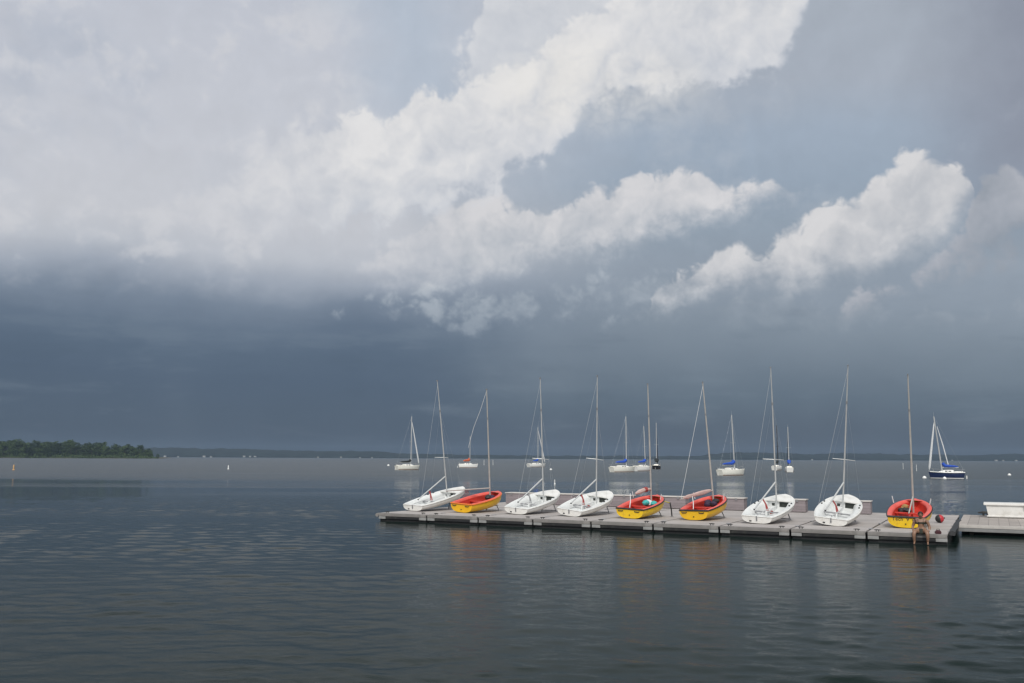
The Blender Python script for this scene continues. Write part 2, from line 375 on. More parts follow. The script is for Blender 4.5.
def deck_material(name, col, board, joint_axis, joint_dark=0.5):
    """weathered grey boards: narrow joints along one axis, each board its own tone, stains"""
    m = bpy.data.materials.new(name); m.use_nodes = True
    g = m.node_tree; p = g.nodes['Principled BSDF']
    tc = g.nodes.new('ShaderNodeTexCoord')
    sp = g.nodes.new('ShaderNodeSeparateXYZ'); g.links.new(tc.outputs['Object'], sp.inputs[0])
    q = S(g, sp.outputs[joint_axis])
    k = q / board
    fl = g.nodes.new('ShaderNodeMath'); fl.operation = 'FLOOR'; g.links.new(k.s, fl.inputs[0])
    idx = S(g, fl.outputs[0]); frac = k - idx
    tone = noise(g, combine(g, idx * 3.7, idx * 1.3, 0.5), 1.0, 0) - 0.5
    st = noise(g, tc.outputs['Object'], 0.7, 7, 0.65) - 0.5
    gr = noise(g, tc.outputs['Object'], 9.0, 6, 0.7) - 0.5
    v = (tone * 0.45 + st * 0.55 + gr * 0.35 + 1.0).max(0.2)
    c = combine(g, v * col[0], v * col[1], v * col[2])
    jt = (frac - 0.5).abs().step(0.455, 0.49) * joint_dark
    spots = (noise(g, tc.outputs['Object'], 2.3, 5, 0.7)).step(0.66, 0.74) * 0.35
    c = mixc(g, jt.max(spots), c, (0.035, 0.032, 0.03))
    g.links.new(c, p.inputs['Base Color'])
    p.inputs['Roughness'].default_value = 0.75
    b = g.nodes.new('ShaderNodeBump'); b.inputs['Strength'].default_value = 0.5; b.inputs['Distance'].default_value = 0.01
    g.links.new((gr - jt).s, b.inputs['Height']); g.links.new(b.outputs[0], p.inputs['Normal'])
    return m


DECK = deck_material('weathered_deck_boards', (0.38, 0.35, 0.335), 0.42, 1, 0.30)
PIERDECK = deck_material('pier_boards', (0.34, 0.305, 0.28), 0.42, 0, 0.45)
SIDING = deck_material('grey_box_boards', (0.25, 0.215, 0.225), 0.16, 2, 0.55)
LIP = mat('grey_edge_board', (0.24, 0.225, 0.215), 0.7, 0.2, 3.0, dirt=(0.08, 0.075, 0.07), dirt_amt=0.5)
BLOCK = mat('pale_corner_casting', (0.29, 0.29, 0.285), 0.6, 0.15, 3.0, dirt=(0.10, 0.10, 0.10), dirt_amt=0.6)
LID = mat('pale_lid', (0.52, 0.49, 0.46), 0.6, 0.08, 3.0)
FASCIA = mat('grey_metal_fascia', (0.24, 0.24, 0.24), 0.55, 0.1, 2.0, dirt=(0.15, 0.15, 0.14), dirt_amt=0.5)


# ------------------------------------------------------------------ mesh helpers
class MB:
    def __init__(self): self.v, self.f, self.m = [], [], []
    def box(self, x0, x1, y0, y1, z0, z1, mi=0):
        i = len(self.v)
        self.v += [(x0, y0, z0), (x1, y0, z0), (x1, y1, z0), (x0, y1, z0), (x0, y0, z1), (x1, y0, z1), (x1, y1, z1), (x0, y1, z1)]
        for q in ((0, 3, 2, 1), (4, 5, 6, 7), (0, 1, 5, 4), (1, 2, 6, 5), (2, 3, 7, 6), (3, 0, 4, 7)):
            self.f.append([i + k for k in q]); self.m.append(mi)
        return self
    def loft(self, rings, closed=True, cap0=True, cap1=True, mi=0):
        n = len(rings[0]); base = len(self.v)
        for r in rings: self.v += [tuple(p) for p in r]
        for a in range(len(rings) - 1):
            for k in range(n if closed else n - 1):
                b = base + a * n; k2 = (k + 1) % n
                self.f.append([b + k, b + k2, b + n + k2, b + n + k]); self.m.append(mi)
        if cap0: self.f.append([base + k for k in range(n)][::-1]); self.m.append(mi)
        if cap1: self.f.append([base + (len(rings) - 1) * n + k for k in range(n)]); self.m.append(mi)
        return self
    def tube(self, pts, rad, n=8, mi=0, flat=1.0):
        pts = [Vector(p) for p in pts]
        if not isinstance(rad, (list, tuple)): rad = [rad] * len(pts)
        rings = []
        ref = None
        for i, p in enumerate(pts):
            t = (pts[min(i + 1, len(pts) - 1)] - pts[max(i - 1, 0)]).normalized()
            if ref is None or abs(ref.dot(t)) > 0.95:
                ref = Vector((0, 0, 1)) if abs(t.z) < 0.9 else Vector((1, 0, 0))
            a = t.cross(ref).normalized(); b = a.cross(t).normalized()
            ref = b
            rings.append([p + (a * cos(2 * pi * k / n) + b * (sin(2 * pi * k / n) * flat)) * rad[i] for k in range(n)])
        return self.loft(rings, mi=mi)
    def lathe(self, prof, n=16, c=(0, 0, 0), mi=0):
        rings = [[(c[0] + r * cos(2 * pi * k / n), c[1] + r * sin(2 * pi * k / n), c[2] + z) for k in range(n)] for r, z in prof]
        return self.loft(rings, mi=mi)
    def build(self, name, mats, parent=None, smooth=True, angle=38, bevel=0.0, kind=None):
        me = bpy.data.meshes.new(name)
        me.from_pydata([tuple(p) for p in self.v], [], self.f)
        ms = mats if isinstance(mats, (list, tuple)) else [mats]
        for m in ms: me.materials.append(m)
        me.polygons.foreach_set('material_index', self.m)
        bm = bmesh.new(); bm.from_mesh(me)
        bmesh.ops.remove_doubles(bm, verts=bm.verts, dist=1e-5)
        bmesh.ops.recalc_face_normals(bm, faces=bm.faces)
        if bevel:
            bmesh.ops.bevel(bm, geom=[e for e in bm.edges if len(e.link_faces) == 2 and e.calc_face_angle() > 0.6], offset=bevel, segments=2, profile=0.7, affect='EDGES')
        bm.to_mesh(me); bm.free()
        if smooth:
            me.polygons.foreach_set('use_smooth', [True] * len(me.polygons))
            me.set_sharp_from_angle(angle=radians(angle))
        o = bpy.data.objects.new(name, me)
        COL.objects.link(o)
        if parent is not None: o.parent = parent
        if kind: o['kind'] = kind
        return o


def thing(name, label, cat, loc=(0, 0, 0), group=None, matrix=None):
    o = bpy.data.objects.new(name, None)
    COL.objects.link(o)
    o.empty_display_size = 0.2
    o.location = loc
    if matrix is not None: o.matrix_world = matrix
    return tag(o, label, cat, group)

def tag(o, label, cat, group=None):
    o['label'] = label; o['category'] = cat
    if group: o['group'] = group
    return o

def dup(root, label=None, matrix=None, loc=None):
    r = root.copy(); COL.objects.link(r)
    if label: r['label'] = label
    if matrix is not None: r.matrix_world = matrix
    if loc is not None: r.location = loc
    for ch in list(root.children):
        c = ch.copy(); COL.objects.link(c); c.parent = r
        for gch in list(ch.children):
            d = gch.copy(); COL.objects.link(d); d.parent = c
    return r


# ------------------------------------------------------------------ water
def build_water():
    m = bpy.data.materials.new('lake_water'); m.use_nodes = True
    g = m.node_tree; p = g.nodes['Principled BSDF']
    geo = g.nodes.new('ShaderNodeNewGeometry')
    P = geo.outputs['Position']
    sp = g.nodes.new('ShaderNodeSeparateXYZ'); g.links.new(P, sp.inputs[0])
    x, y = S(g, sp.outputs[0]), S(g, sp.outputs[1])
    # breeze: the outer lake is ruffled, the sheltered water by the pier is calmer, with streaks between
    streak = noise(g, combine(g, x * 0.006, y * 0.045, 0.0), 1.0, 5, 0.6) - 0.5
    streak2 = noise(g, combine(g, x * 0.03, y * 0.14, 3.0), 1.0, 4, 0.6) - 0.5
    lg = noise(g, combine(g, x * 0.004, y * 0.012, 7.0), 1.0, 3, 0.5) - 0.5
    far = (y + lg * 110 + streak * 150 + streak2 * 60 + x * 0.12).step(80.0, 190.0)
    far = far.max((streak2 + streak * 0.6).step(0.10, 0.24) * y.step(70.0, 95.0) * 0.45)
    amp = (far * 4.0 + 0.62 + streak2 * 0.7 + streak * 0.8).max(0.2)
    # height field in metres
    w1 = noise(g, combine(g, x * 0.70 - y * 0.12, y * 1.35 + x * 0.16, 0.0), 0.9, 3, 0.5, 0.4)
    w2 = noise(g, combine(g, x * 1.9 + y * 0.4, y * 2.4, 4.0), 2.6, 5, 0.62, 0.4)
    w3 = noise(g, combine(g, x * 0.18, y * 0.5 + x * 0.05, 9.0), 0.8, 2, 0.5)
    near = y.step(42.0, 15.0)
    w2r = 1.0 - (w2 * 2.0 - 1.0).abs()
    w2r = w2r * w2r
    out = y.step(45.0, 95.0)
    h = (w1 * 0.035 * out + w2r * (out * 0.003 + 0.0055) * (1.0 - (y - 38.0).abs().step(16.0, 4.0) * 0.5) + w3 * 0.04 * out) * amp
    b = g.nodes.new('ShaderNodeBump'); b.inputs['Strength'].default_value = 1.0; b.inputs['Distance'].default_value = 1.0
    g.links.new(h.s, b.inputs['Height'])
    g.links.new(b.outputs[0], p.inputs['Normal'])
    p.inputs['Base Color'].default_value = (0.008, 0.016, 0.014, 1)
    g.links.new((far * 0.24 + 0.015).s, p.inputs['Roughness'])
    p.inputs['IOR'].default_value = 1.333
    g.links.new((far * 0.91 + 0.06).s, p.inputs['Specular IOR Level'])
    # the sheet: real waves near the dock and the shore we stand on, flat facets (with ruffled normals) far out
    rs = np.random.default_rng(4)
    Y0, Y1, NR, NC = 9.0, 80.0, 520, 660
    yf = Y0 * (Y1 / Y0) ** (np.arange(NR) / (NR - 1))
    yr = np.concatenate([[-60.0, 4.0], yf, [110.0, 200.0, 500.0, 1200.0, 2600.0, 5900.0]])
    u = np.linspace(-0.80, 0.80, NC)
    X = np.maximum(yr, Y0)[:, None] * u[None, :]
    X = np.concatenate([np.full((len(yr), 1), -6800.0), X, np.full((len(yr), 1), 6800.0)], 1)
    Y = np.repeat(yr[:, None], X.shape[1], 1)
    Z = np.zeros_like(X)
    xx, yy = X[2:2 + NR, 1:-1], Y[2:2 + NR, 1:-1]
    def slow(k, n, seed):
        r = np.random.default_rng(seed); o = 0
        for _ in range(n):
            a_, ph = r.uniform(0, 2 * np.pi), r.uniform(0, 6.28); s_ = k * r.uniform(.5, 1.6)
            o = o + np.cos(s_ * (xx * np.cos(a_) * .6 + yy * np.sin(a_) * 1.5) + ph)
        return o / np.sqrt(n / 2)
    gust = np.clip(1.0 + 0.38 * slow(.16, 9, 1) + 0.30 * slow(.55, 9, 2), .40, 1.9)
    for gx, gy, sx, sy, ga in ((-7, 26, 7, 4.5, .75), (-22, 66, 14, 7, 1.0), (-5, 34, 12, 2.5, .5), (3, 19, 6, 2.5, .35)):      # cat's paws
        gust = gust + ga * np.exp(-((xx - gx) / sx) ** 2 - ((yy - gy) / sy) ** 2) * (.7 + .5 * slow(.8, 7, 9))
    gust = np.maximum(gust, .3)
    lee = 1.0 - 0.78 * np.exp(-((yy - 40) / 13) ** 2) / (1 + np.exp(-(xx + 7) / 2.0))
    hgt = np.zeros_like(xx)
    for i in range(54):
        lam = 0.28 * (1.7 / 0.28) ** rs.random()
        th = np.pi / 2 + np.radians(rs.normal(-6, 34)); k = 2 * np.pi / lam
        res = np.clip(lam / (yy * .0052 * 2.4), 0, 1) ** 2            # leave out what the grid cannot carry
        hgt += WAVE_SLOPE / np.sqrt(27) / k * np.cos(k * (xx * np.cos(th) + yy * np.sin(th)) + rs.uniform(0, 6.28)) * res
    hgt *= gust * lee
    train = np.zeros_like(xx)
    for i in range(9):
        lam = rs.uniform(.75, 1.25); th = np.pi / 2 + np.radians(rs.normal(-7, 7)); k = 2 * np.pi / lam
        train += 0.030 / np.sqrt(4.5) / k * np.cos(k * (xx * np.cos(th) + yy * np.sin(th)) + rs.uniform(0, 6.28))
    hgt += train * np.clip((34 - yy) / 14, 0, 1) * np.clip(.55 - xx * .045 + .35 * slow(.22, 7, 5), 0, 1.3)
    fade = np.clip((Y1 - yy) / 22, 0, 1) * np.clip((yy - Y0) / 1.5, 0, 1) * np.clip((.80 - np.abs(u))[None, :] / .06, 0, 1)
    Z[2:2 + NR, 1:-1] = hgt * fade
    nr, nc = X.shape
    me = bpy.data.meshes.new('lake_water')
    co = np.stack([X, Y, Z], -1).reshape(-1, 3).astype(np.float32)
    me.vertices.add(len(co)); me.vertices.foreach_set('co', co.ravel())
    ii = (np.arange(nr - 1)[:, None] * nc + np.arange(nc - 1)[None, :]).ravel()
    q = np.stack([ii, ii + 1, ii + nc + 1, ii + nc], 1).astype(np.int32)
    me.loops.add(q.size); me.loops.foreach_set('vertex_index', q.ravel())
    me.polygons.add(len(q)); me.polygons.foreach_set('loop_start', np.arange(len(q), dtype=np.int32) * 4)
    me.polygons.foreach_set('use_smooth', np.ones(len(q), dtype=bool))
    me.update(calc_edges=True)
    me.materials.append(m)
    o = bpy.data.objects.new('lake_water', me); COL.objects.link(o); o['kind'] = 'structure'
    return o

WAVE_SLOPE = 0.050
build_water()


# ------------------------------------------------------------------ far shore, hills, wood, houses
def vnoise(seed):
    r = random.Random(seed); t = [r.random() for _ in range(4096)]
    def f(x):
        i = math.floor(x); u = x - i; u = u * u * (3 - 2 * u)
        return t[i % 4096] * (1 - u) + t[(i + 1) % 4096] * u
    return f

HILL = mat('wooded_hillside', (0.013, 0.020, 0.017), 0.9, 0.45, 0.018, dirt=(0.024, 0.033, 0.026), dirt_scale=0.006, dirt_amt=0.6, spec=0.1)
SHORE = mat('shore_earth', (0.09, 0.085, 0.06), 0.9, 0.3, 0.05, spec=0.1)

def build_hills():
    f1, f2, f3 = vnoise(3), vnoise(8), vnoise(21)
    prof = sorted(HILL_PROFILE)          # (x/y tangent, height m) of the ridge at 4.6 km
    def ridge(t):
        for (a, ha), (b, hb) in zip(prof, prof[1:]):
            if a <= t <= b:
                u = (t - a) / (b - a); u = u * u * (3 - 2 * u)
                return ha + (hb - ha) * u
        return prof[0][1] if t < prof[0][0] else prof[-1][1]
    mb = MB()
    xs = [(-1.35 + 2.7 * i / 900) for i in range(901)]
    ds = [4500, 4502, 4540, 4620, 4720, 4850, 5100]
    for j, d in enumerate(ds):
        fr = (0, .16, .45, .8, 1.0, .85, .4)[j]
        for i, t in enumerate(xs):
            h = ridge(t) * fr
            if 0 < j: h += (f1(i * .5 + j * 50) * 5 + f2(i * 1.3 + j * 90) * 4 + f3(i * .11 + j * 31) * 6 - 6) * min(1, .3 + fr) * (0.25 + min(1.0, ridge(t) / 40))
            if j == 0: h = -0.5
            mb.v.append((t * 4600, d, max(h, -.5)))
    n = len(xs)
    for a in range(len(ds) - 1):
        for k in range(n - 1):
            mb.f.append([a * n + k, a * n + k + 1, (a + 1) * n + k + 1, (a + 1) * n + k]); mb.m.append(0)
    mb.build('hills', HILL, kind='structure')

build_hills()

def leaf_material(name, lo, hi):
    m = bpy.data.materials.new(name); m.use_nodes = True
    g = m.node_tree; p = g.nodes['Principled BSDF']
    tc = g.nodes.new('ShaderNodeTexCoord')
    oi = g.nodes.new('ShaderNodeObjectInfo')
    n = noise(g, tc.outputs['Object'], 0.35, 4, 0.6)
    r = S(g, oi.outputs['Random'])
    c = mixc(g, (n * 1.2 - 0.2 + (r - 0.5) * 1.1).clamp(), lo, hi)
    g.links.new(c, p.inputs['Base Color'])
    p.inputs['Roughness'].default_value = 0.7
    p.inputs['Specular IOR Level'].default_value = 0.2
    return m

LEAF = leaf_material('summer_foliage', (0.022, 0.040, 0.014), (0.075, 0.115, 0.038))
BARK = mat('bark', (0.06, 0.05, 0.04), 0.9, 0.3, 4.0)

def build_trees():
    # the low tongue of land they grow on
    mb = MB()
    pts = []
    for i in range(61):
        x = -1300 + i * (1300 - 562) / 60
        pts.append(x)
    rows = [(0, -0.4), (3, 0.25), (20, 1.4), (60, 2.2), (130, 1.5)]
    for dy, z in rows:
        for i, x in enumerate(pts):
            e = min(1.0, (pts[-1] - x) / 25.0 + 0.02)
            mb.v.append((x, 1478 + dy * e + 6 * sin(i * .9) * (1 if dy < 4 else 0), z * e - (1 - e) * 0.4))
    n = len(pts)
    for a in range(len(rows) - 1):
        for k in range(n - 1):
            mb.f.append([a * n + k, a * n + k + 1, (a + 1) * n + k + 1, (a + 1) * n + k]); mb.m.append(0)
    mb.build('far_shore', SHORE, kind='structure')

    rnd = random.Random(11)
    protos = []
    for v in range(6):
        t = thing('broadleaf_tree', 'broadleaf tree in the dense green wood along the far shore', 'tree', (0, -300, -200), 'trees of the wood on the far shore')
        tr = MB()
        H = 20.0
        tr.tube([(0, 0, 0), (.3, 0, 5), (.1, .2, 10), (0.4, 0, 15)], [.55, .42, .3, .12], 7)
        for k in range(5):
            a = rnd.uniform(0, 6.28); z = rnd.uniform(5, 11)
            tr.tube([(.2, 0, z), (2.0 * cos(a), 2.0 * sin(a), z + 2.2), (3.8 * cos(a), 3.8 * sin(a), z + 4)], [.22, .14, .06], 5)
        tr.build('trunk', BARK, t)
        cr = MB()
        clumps = []
        for k in range(30):
            u = rnd.random()
            z = 2.5 + 17 * u
            R = 7.4 * (sin(pi * min(1, (u * .86 + .14))) ** .6) * rnd.uniform(.45, 1.0)
            a = rnd.uniform(0, 6.28)
            clumps.append((R * cos(a), R * sin(a), z, rnd.uniform(1.7, 3.0)))
        for (cx, cy, cz, r) in clumps:
            for q in range(46):
                d = Vector((rnd.gauss(0, 1), rnd.gauss(0, 1), rnd.gauss(0, 1))).normalized()
                c = Vector((cx, cy, cz)) + d * r * rnd.uniform(.55, 1.05)
                nrm = (d + Vector((rnd.gauss(0, .5), rnd.gauss(0, .5), rnd.gauss(0, .5)))).normalized()
                s = rnd.uniform(.35, .75)
                a1 = nrm.orthogonal().normalized(); a2 = nrm.cross(a1)
                i = len(cr.v)
                cr.v += [c + a1 * s, c + a2 * s * .8, c - a1 * s, c - a2 * s * .8]
                cr.f.append([i, i + 1, i + 2, i + 3]); cr.m.append(0)
        cr.build('crown', LEAF, t, smooth=False)
        protos.append(t)
    spots = []
    x = -985.0
    while x < -585:
        end = (-572 - x)
        hs = 0.74 + 0.40 * min(1, end / 200) + rnd.uniform(-.10, .10)
        if end < 30: hs *= .82
        spots.append((x, 1488 + rnd.uniform(0, 8), hs))
        if rnd.random() < .8: spots.append((x + rnd.uniform(-4, 4), 1510 + rnd.uniform(0, 14), hs * rnd.uniform(1.0, 1.22)))
        x += rnd.uniform(5.5, 9.5)
    spots.append((-579, 1486, .5)); spots.append((-566, 1483, .30))
    for i, (x, y, s) in enumerate(spots):
        sc = Matrix.Translation((x, y, 0.8)) @ Matrix.Rotation(rnd.uniform(0, 6.28), 4, 'Z') @ Matrix.Diagonal((s * rnd.uniform(1.1, 1.4), s * rnd.uniform(1.1, 1.4), s * 1.05, 1))
        if i < len(protos): protos[i].matrix_world = sc
        else: dup(protos[i % len(protos)], matrix=sc)
    # undergrowth down to the waterline
    ug = MB()
    for k in range(2600):
        x = rnd.uniform(-990, -566); e = min(1, (-560 - x) / 40)
        c = Vector((x, 1482 + rnd.uniform(0, 5), .6 + abs(rnd.gauss(0, 2.6)) * e)); s = rnd.uniform(.5, 1.1)
        nrm = Vector((rnd.gauss(0, .6), -1, rnd.uniform(-.2, 1))).normalized()
        a1 = nrm.orthogonal().normalized(); a2 = nrm.cross(a1); i = len(ug.v)
        ug.v += [c + a1 * s, c + a2 * s, c - a1 * s, c - a2 * s]; ug.f.append([i, i + 1, i + 2, i + 3]); ug.m.append(0)
    o = ug.build('undergrowth', LEAF, smooth=False, kind='stuff')
    tag(o, 'low bushes along the waterline below the wooded far shore', 'undergrowth')

build_trees()

def build_houses():
    wall = mat('pale_house_wall', (0.45, 0.45, 0.43), 0.8, 0.1, 0.3)
    roof = mat('grey_roof', (0.14, 0.13, 0.13), 0.8, 0.1, 0.3)
    t = None
    rnd = random.Random(5)
    for k, (tx, z, sx) in enumerate(HOUSES):
        m = Matrix.Translation((tx * 4490, 4493, z - 3)) @ Matrix.Diagonal((sx * .6, 1, sx * .55 * rnd.uniform(.7, 1.0), 1))
        if t is None:
            t = thing('lakeside_house', 'tiny pale house on the dark wooded shore across the lake', 'house', matrix=m, group='houses across the lake')
            MB().box(-7, 7, -5, 5, -4, 7).build('wall', wall, t, smooth=False)
            r = MB(); r.v = [(-8, -6, 7.01), (8, -6, 7.01), (8, 6, 7.01), (-8, 6, 7.01), (-8, 0, 11), (8, 0, 11)]
            r.f = [[0, 1, 5, 4], [2, 3, 4, 5], [0, 4, 3], [1, 2, 5], [3, 2, 1, 0]]; r.m = [0] * 5
            r.build('roof', roof, t, smooth=False)
        else:
            dup(t, matrix=m)

build_houses()

# haze: pale even air between here and the far shore
hz = MB().box(-7000, 7000, -80, 6000, -1.5, 75).build('haze', [], smooth=False, kind='stuff')
hm = bpy.data.materials.new('haze_air'); hm.use_nodes = True
hg = hm.node_tree; hg.nodes.remove(hg.nodes['Principled BSDF'])
hv = hg.nodes.new('ShaderNodeVolumePrincipled')
hv.inputs['Color'].default_value = (0.32, 0.43, 0.58, 1)
hv.inputs['Density'].default_value = 1.1e-4
hg.links.new(hv.outputs[0], [n for n in hg.nodes if n.type == 'OUTPUT_MATERIAL'][0].inputs['Volume'])
hz.data.materials.append(hm)


# ------------------------------------------------------------------ the floating dock
DL = Vector((-7.014, 49.199, 0))
E1 = Vector((0.88733, -0.46113, 0)); E2 = Vector((0.46113, 0.88733, 0))
DOCK = Matrix(((E1.x, E2.x, 0, DL.x), (E1.y, E2.y, 0, DL.y), (0, 0, 1, 0), (0, 0, 0, 1)))
SEC, DEPTH, DZ = 27.19 / 9, 14.46, 0.40
def dk(s, t, z=DZ): return DOCK @ Vector((s, t, z))

def build_dock():
    names = ['at the far tip, under the white dinghy seen side-on',
             'under the deep yellow dinghy next to the dock tip',
             'under the white dinghy beside the deep yellow one',
             'under the white dinghy beside the bright yellow one',
             'under the yellow dinghy that holds a teal bundle',
             'under the yellow dinghy with a reddish wrapped boom',
             'under the white dinghy right of the yellow pair',
             'under the white dinghy nearest the seated person',
             'under the yellow dinghy behind the seated person']
    t = thing('dock_section', 'grey floating dock section ' + names[0], 'dock', matrix=DOCK, group='floating dock sections in a row')
    w = SEC - 0.09
    x0, x1 = 0.045, 0.045 + w
    MB().box(x0, x1, 0.06, DEPTH, DZ - 0.05, DZ).build('deck', DECK, t, smooth=False)
    m = MB()
    m.box(x0, x1, 0.0, 0.058, DZ - 0.15, DZ + 0.012)
    MB().box(x0, x1, DEPTH + .002, DEPTH + .06, DZ - 0.13, DZ + 0.012).build('edge_board', LIP, t, bevel=0.008)
    m.build('edge_board', LIP, t, bevel=0.008)
    MB().box(x0, x0 + .05, .06, DEPTH, DZ - .14, DZ - .052).build('side_rail', BLACK, t, smooth=False)
    MB().box(x1 - .05, x1, .06, DEPTH, DZ - .14, DZ - .052).build('side_rail', BLACK, t, smooth=False)
    MB().box(x0 + .44, x1 - .44, 0.03, .10, DZ - .29, DZ - .155).build('bumper', BLACK, t, bevel=0.02)
    MB().box(x0 + .03, x1 - .03, .12, DEPTH - .03, -.25, DZ - .15).build('float', BLACK, t, smooth=False)
    for a in (x0, x1 - .42):
        MB().box(a, a + .42, 0.012, .11, DZ - .29, DZ - .154).build('corner_block', BLOCK, t, bevel=0.015)
    for a in (x0 + .35, x1 - .35):
        c = MB()
        c.tube([(a - .13, .30, DZ + .065), (a - .05, .30, DZ + .07), (a + .05, .30, DZ + .07), (a + .13, .30, DZ + .065)], [.012, .022, .022, .012], 7)
        c.tube([(a - .05, .30, DZ), (a - .05, .30, DZ + .06)], .018, 6); c.tube([(a + .05, .30, DZ), (a + .05, .30, DZ + .06)], .018, 6)
        c.build('cleat', BLACK, t)
    # hinge plates that join it to the next section
    for q in (1.5, 5.2, 9.6):
        MB().box(x1 - .04, x1 + .13, q, q + .30, DZ + .004, DZ + .022).build('hinge_plate', GREYMETAL, t, bevel=.004)
    for k in range(1, 9):
        dup(t, 'grey floating dock section ' + names[k], matrix=DOCK @ Matrix.Translation((SEC * k, 0, 0)))
    # end cap of the far tip
    c = MB()
    c.tube([(-.10, .05, DZ - .10), (-.10, DEPTH, DZ - .10)], .10, 10)
    o = c.build('tip_fender', LIP); o.matrix_world = DOCK
    tag(o, 'grey tubular fender along the outer tip of the floating dock', 'fender')

build_dock()

def build_pier():
    t = thing('fixed_pier', 'plank walkway pier joining the floating dock from the right', 'pier', matrix=DOCK)
    X0, X1, T0, T1, Z = 27.36, 48.0, 5.84, 14.5, 0.44
    MB().box(X0, X1, T0 + .05, T1, Z - .05, Z).build('deck', PIERDECK, t, smooth=False)
    MB().box(X0, X1, T0, T0 + .048, Z - .13, Z + .012).build('edge_board', LID, t, bevel=.006)
    MB().box(X0, X1, T0 + .02, T0 + .07, Z - .29, Z - .132).build('fascia', FASCIA, t, bevel=.006)
    MB().box(X0, X0 + .06, T0 + .07, T1, Z - .29, Z - .052).build('end_beam', FASCIA, t, smooth=False)
    MB().box(X0 + .1, X1, T0 + 1.0, T1, -.3, Z - .10).build('float', BLACK, t, smooth=False)
    for k in range(7):
        MB().tube([(X0 + .5 + 3.0 * k, T0 + .5, -1.0), (X0 + .5 + 3.0 * k, T0 + .5, Z - .06)], .09, 10).build('pile', BARK, t)
    c = MB()
    c.tube([(28.05, 14.2, Z + .14), (28.25, 14.2, Z + .16), (28.55, 14.2, Z + .16), (28.75, 14.2, Z + .14)], [.03, .06, .06, .03], 8)
    c.tube([(28.3, 14.2, Z), (28.3, 14.2, Z + .15)], .05, 8); c.tube([(28.5, 14.2, Z), (28.5, 14.2, Z + .15)], .05, 8)
    c.build('mooring_cleat', BLACK, t)
    # black rubber flap hanging over the gap between dock and pier
    r = MB()
    rings = []
    for q in range(9):
        tt = 1.2 + q * 1.0
        z = DZ + .05 + .03 * sin(q * 1.7)
        rings.append([(27.16, tt, DZ - .10), (27.18, tt, z), (27.30, tt + .05, z + .02), (27.40, tt, z - .02), (27.38, tt, DZ - .12)])
    r.loft(rings)
    o = r.build('rubber_gap_seal', BLACK); o.matrix_world = DOCK
    tag(o, 'black rubber seal in the gap between floating dock and pier', 'rubber seal')

build_pier()

def build_boxes():
    tail = ['nearest the dock tip', 'behind the gap of the two white dinghies near the tip', 'between the fourth white hull and the teal-bundle dinghy',
            'behind the two yellow dinghies, partly hidden by the teal-bundle one', 'just right of the yellow dinghy with the wrapped boom',
            'right of the white dinghy that follows the yellow pair', 'right of the white dinghy nearest the seated person']
    for k, r in enumerate((2.85, 6.20, 9.50, 12.85, 16.25, 19.62, 22.98)):
        M = DOCK @ Matrix.Translation((r - 0.95, 12.55, DZ))
        if k == 0:
            t = thing('dock_locker', 'low grey boarded locker ' + tail[0], 'storage locker', matrix=M, group='grey lockers along the back of the dock')
            MB().box(-.93, .93, .02, .78, 0.03, .66).build('body', SIDING, t, bevel=.012)
            MB().box(-.97, .97, -.03, .83, .664, .72).build('lid', LID, t, bevel=.012)
            for a in (-.80, .72): MB().box(a, a + .08, .1, .7, 0, .028).build('skid', BARK, t, smooth=False)
            for a in (-.5, .5): MB().box(a - .05, a + .05, -.045, -.032, .58, .70).build('latch', GREYMETAL, t, smooth=False)
        else:
            dup(t, 'low grey boarded locker ' + tail[k], matrix=M)
    # long white dock box on the pier
    M = DOCK @ Matrix.Translation((28.45, 12.2, 0.44))
    t = thing('white_dock_box', 'long white dock box with overhanging lid standing on the pier', 'dock box', matrix=M)
    b = MB()
    z1 = .62
    b.loft([[(0.10, .06, .02), (4.9, .06, .02), (4.9, 1.1, .02), (.10, 1.1, .02)], [(.0, 0, z1), (5.0, 0, z1), (5.0, 1.16, z1), (0, 1.16, z1)]])
    b.build('body', WHITE, t, bevel=.02)
    l = MB().box(-.10, 5.1, -.08, 1.24, z1 + .004, z1 + .12)
    l.build('lid', WHITE, t, bevel=.035)
    MB().box(.02, 4.95, .02, .055, .06, .12).build('skirt_ridge', WHITE, t, bevel=.01)
    for a in (1.78, 3.6):
        m = MB().box(a - .10, a - .04, -.10, -.082, z1 - .14, z1 + .03).box(a + .04, a + .10, -.10, -.082, z1 - .14, z1 + .03)
        m.box(a - .035, a + .035, -.06, -.01, z1 - .16, z1 - .06)
        m.build('latch', GREYMETAL, t, smooth=False)

build_boxes()


# ------------------------------------------------------------------ dinghies
def hull_fns(L, bt, bm, zt, zb, tm=.42, kb=.55):
    def B(t):
        if t < tm: return bm - (bm - bt) * ((tm - t) / tm) ** 2
        return bm * max(0.0, 1 - ((t - tm) / (1 - tm)) ** 2.3) ** .62
    def Z(t): return zt + (zb - zt) * t ** 1.5
    def K(t):
        k = -0.05 * sin(pi * min(1, t / .75))
        if t > .62: k += kb * Z(1) * ((t - .62) / .38) ** 2.6
        return k
    return B, Z, K

def hull_section(b, z, k, n=10, full=.62):
    pts = []
    for i in range(n + 1):
        a = (pi / 2) * i / n
        yy = b * (sin(a) ** .72); zz = k + (z - k) * (1 - cos(a) ** full) if i < n else z
        pts.append((yy, zz))
    return pts

TS = [0, .04, .1, .17, .25, .33, .42, .5, .58, .66, .73, .79, .84, .885, .92, .95, .973, .988, .997]

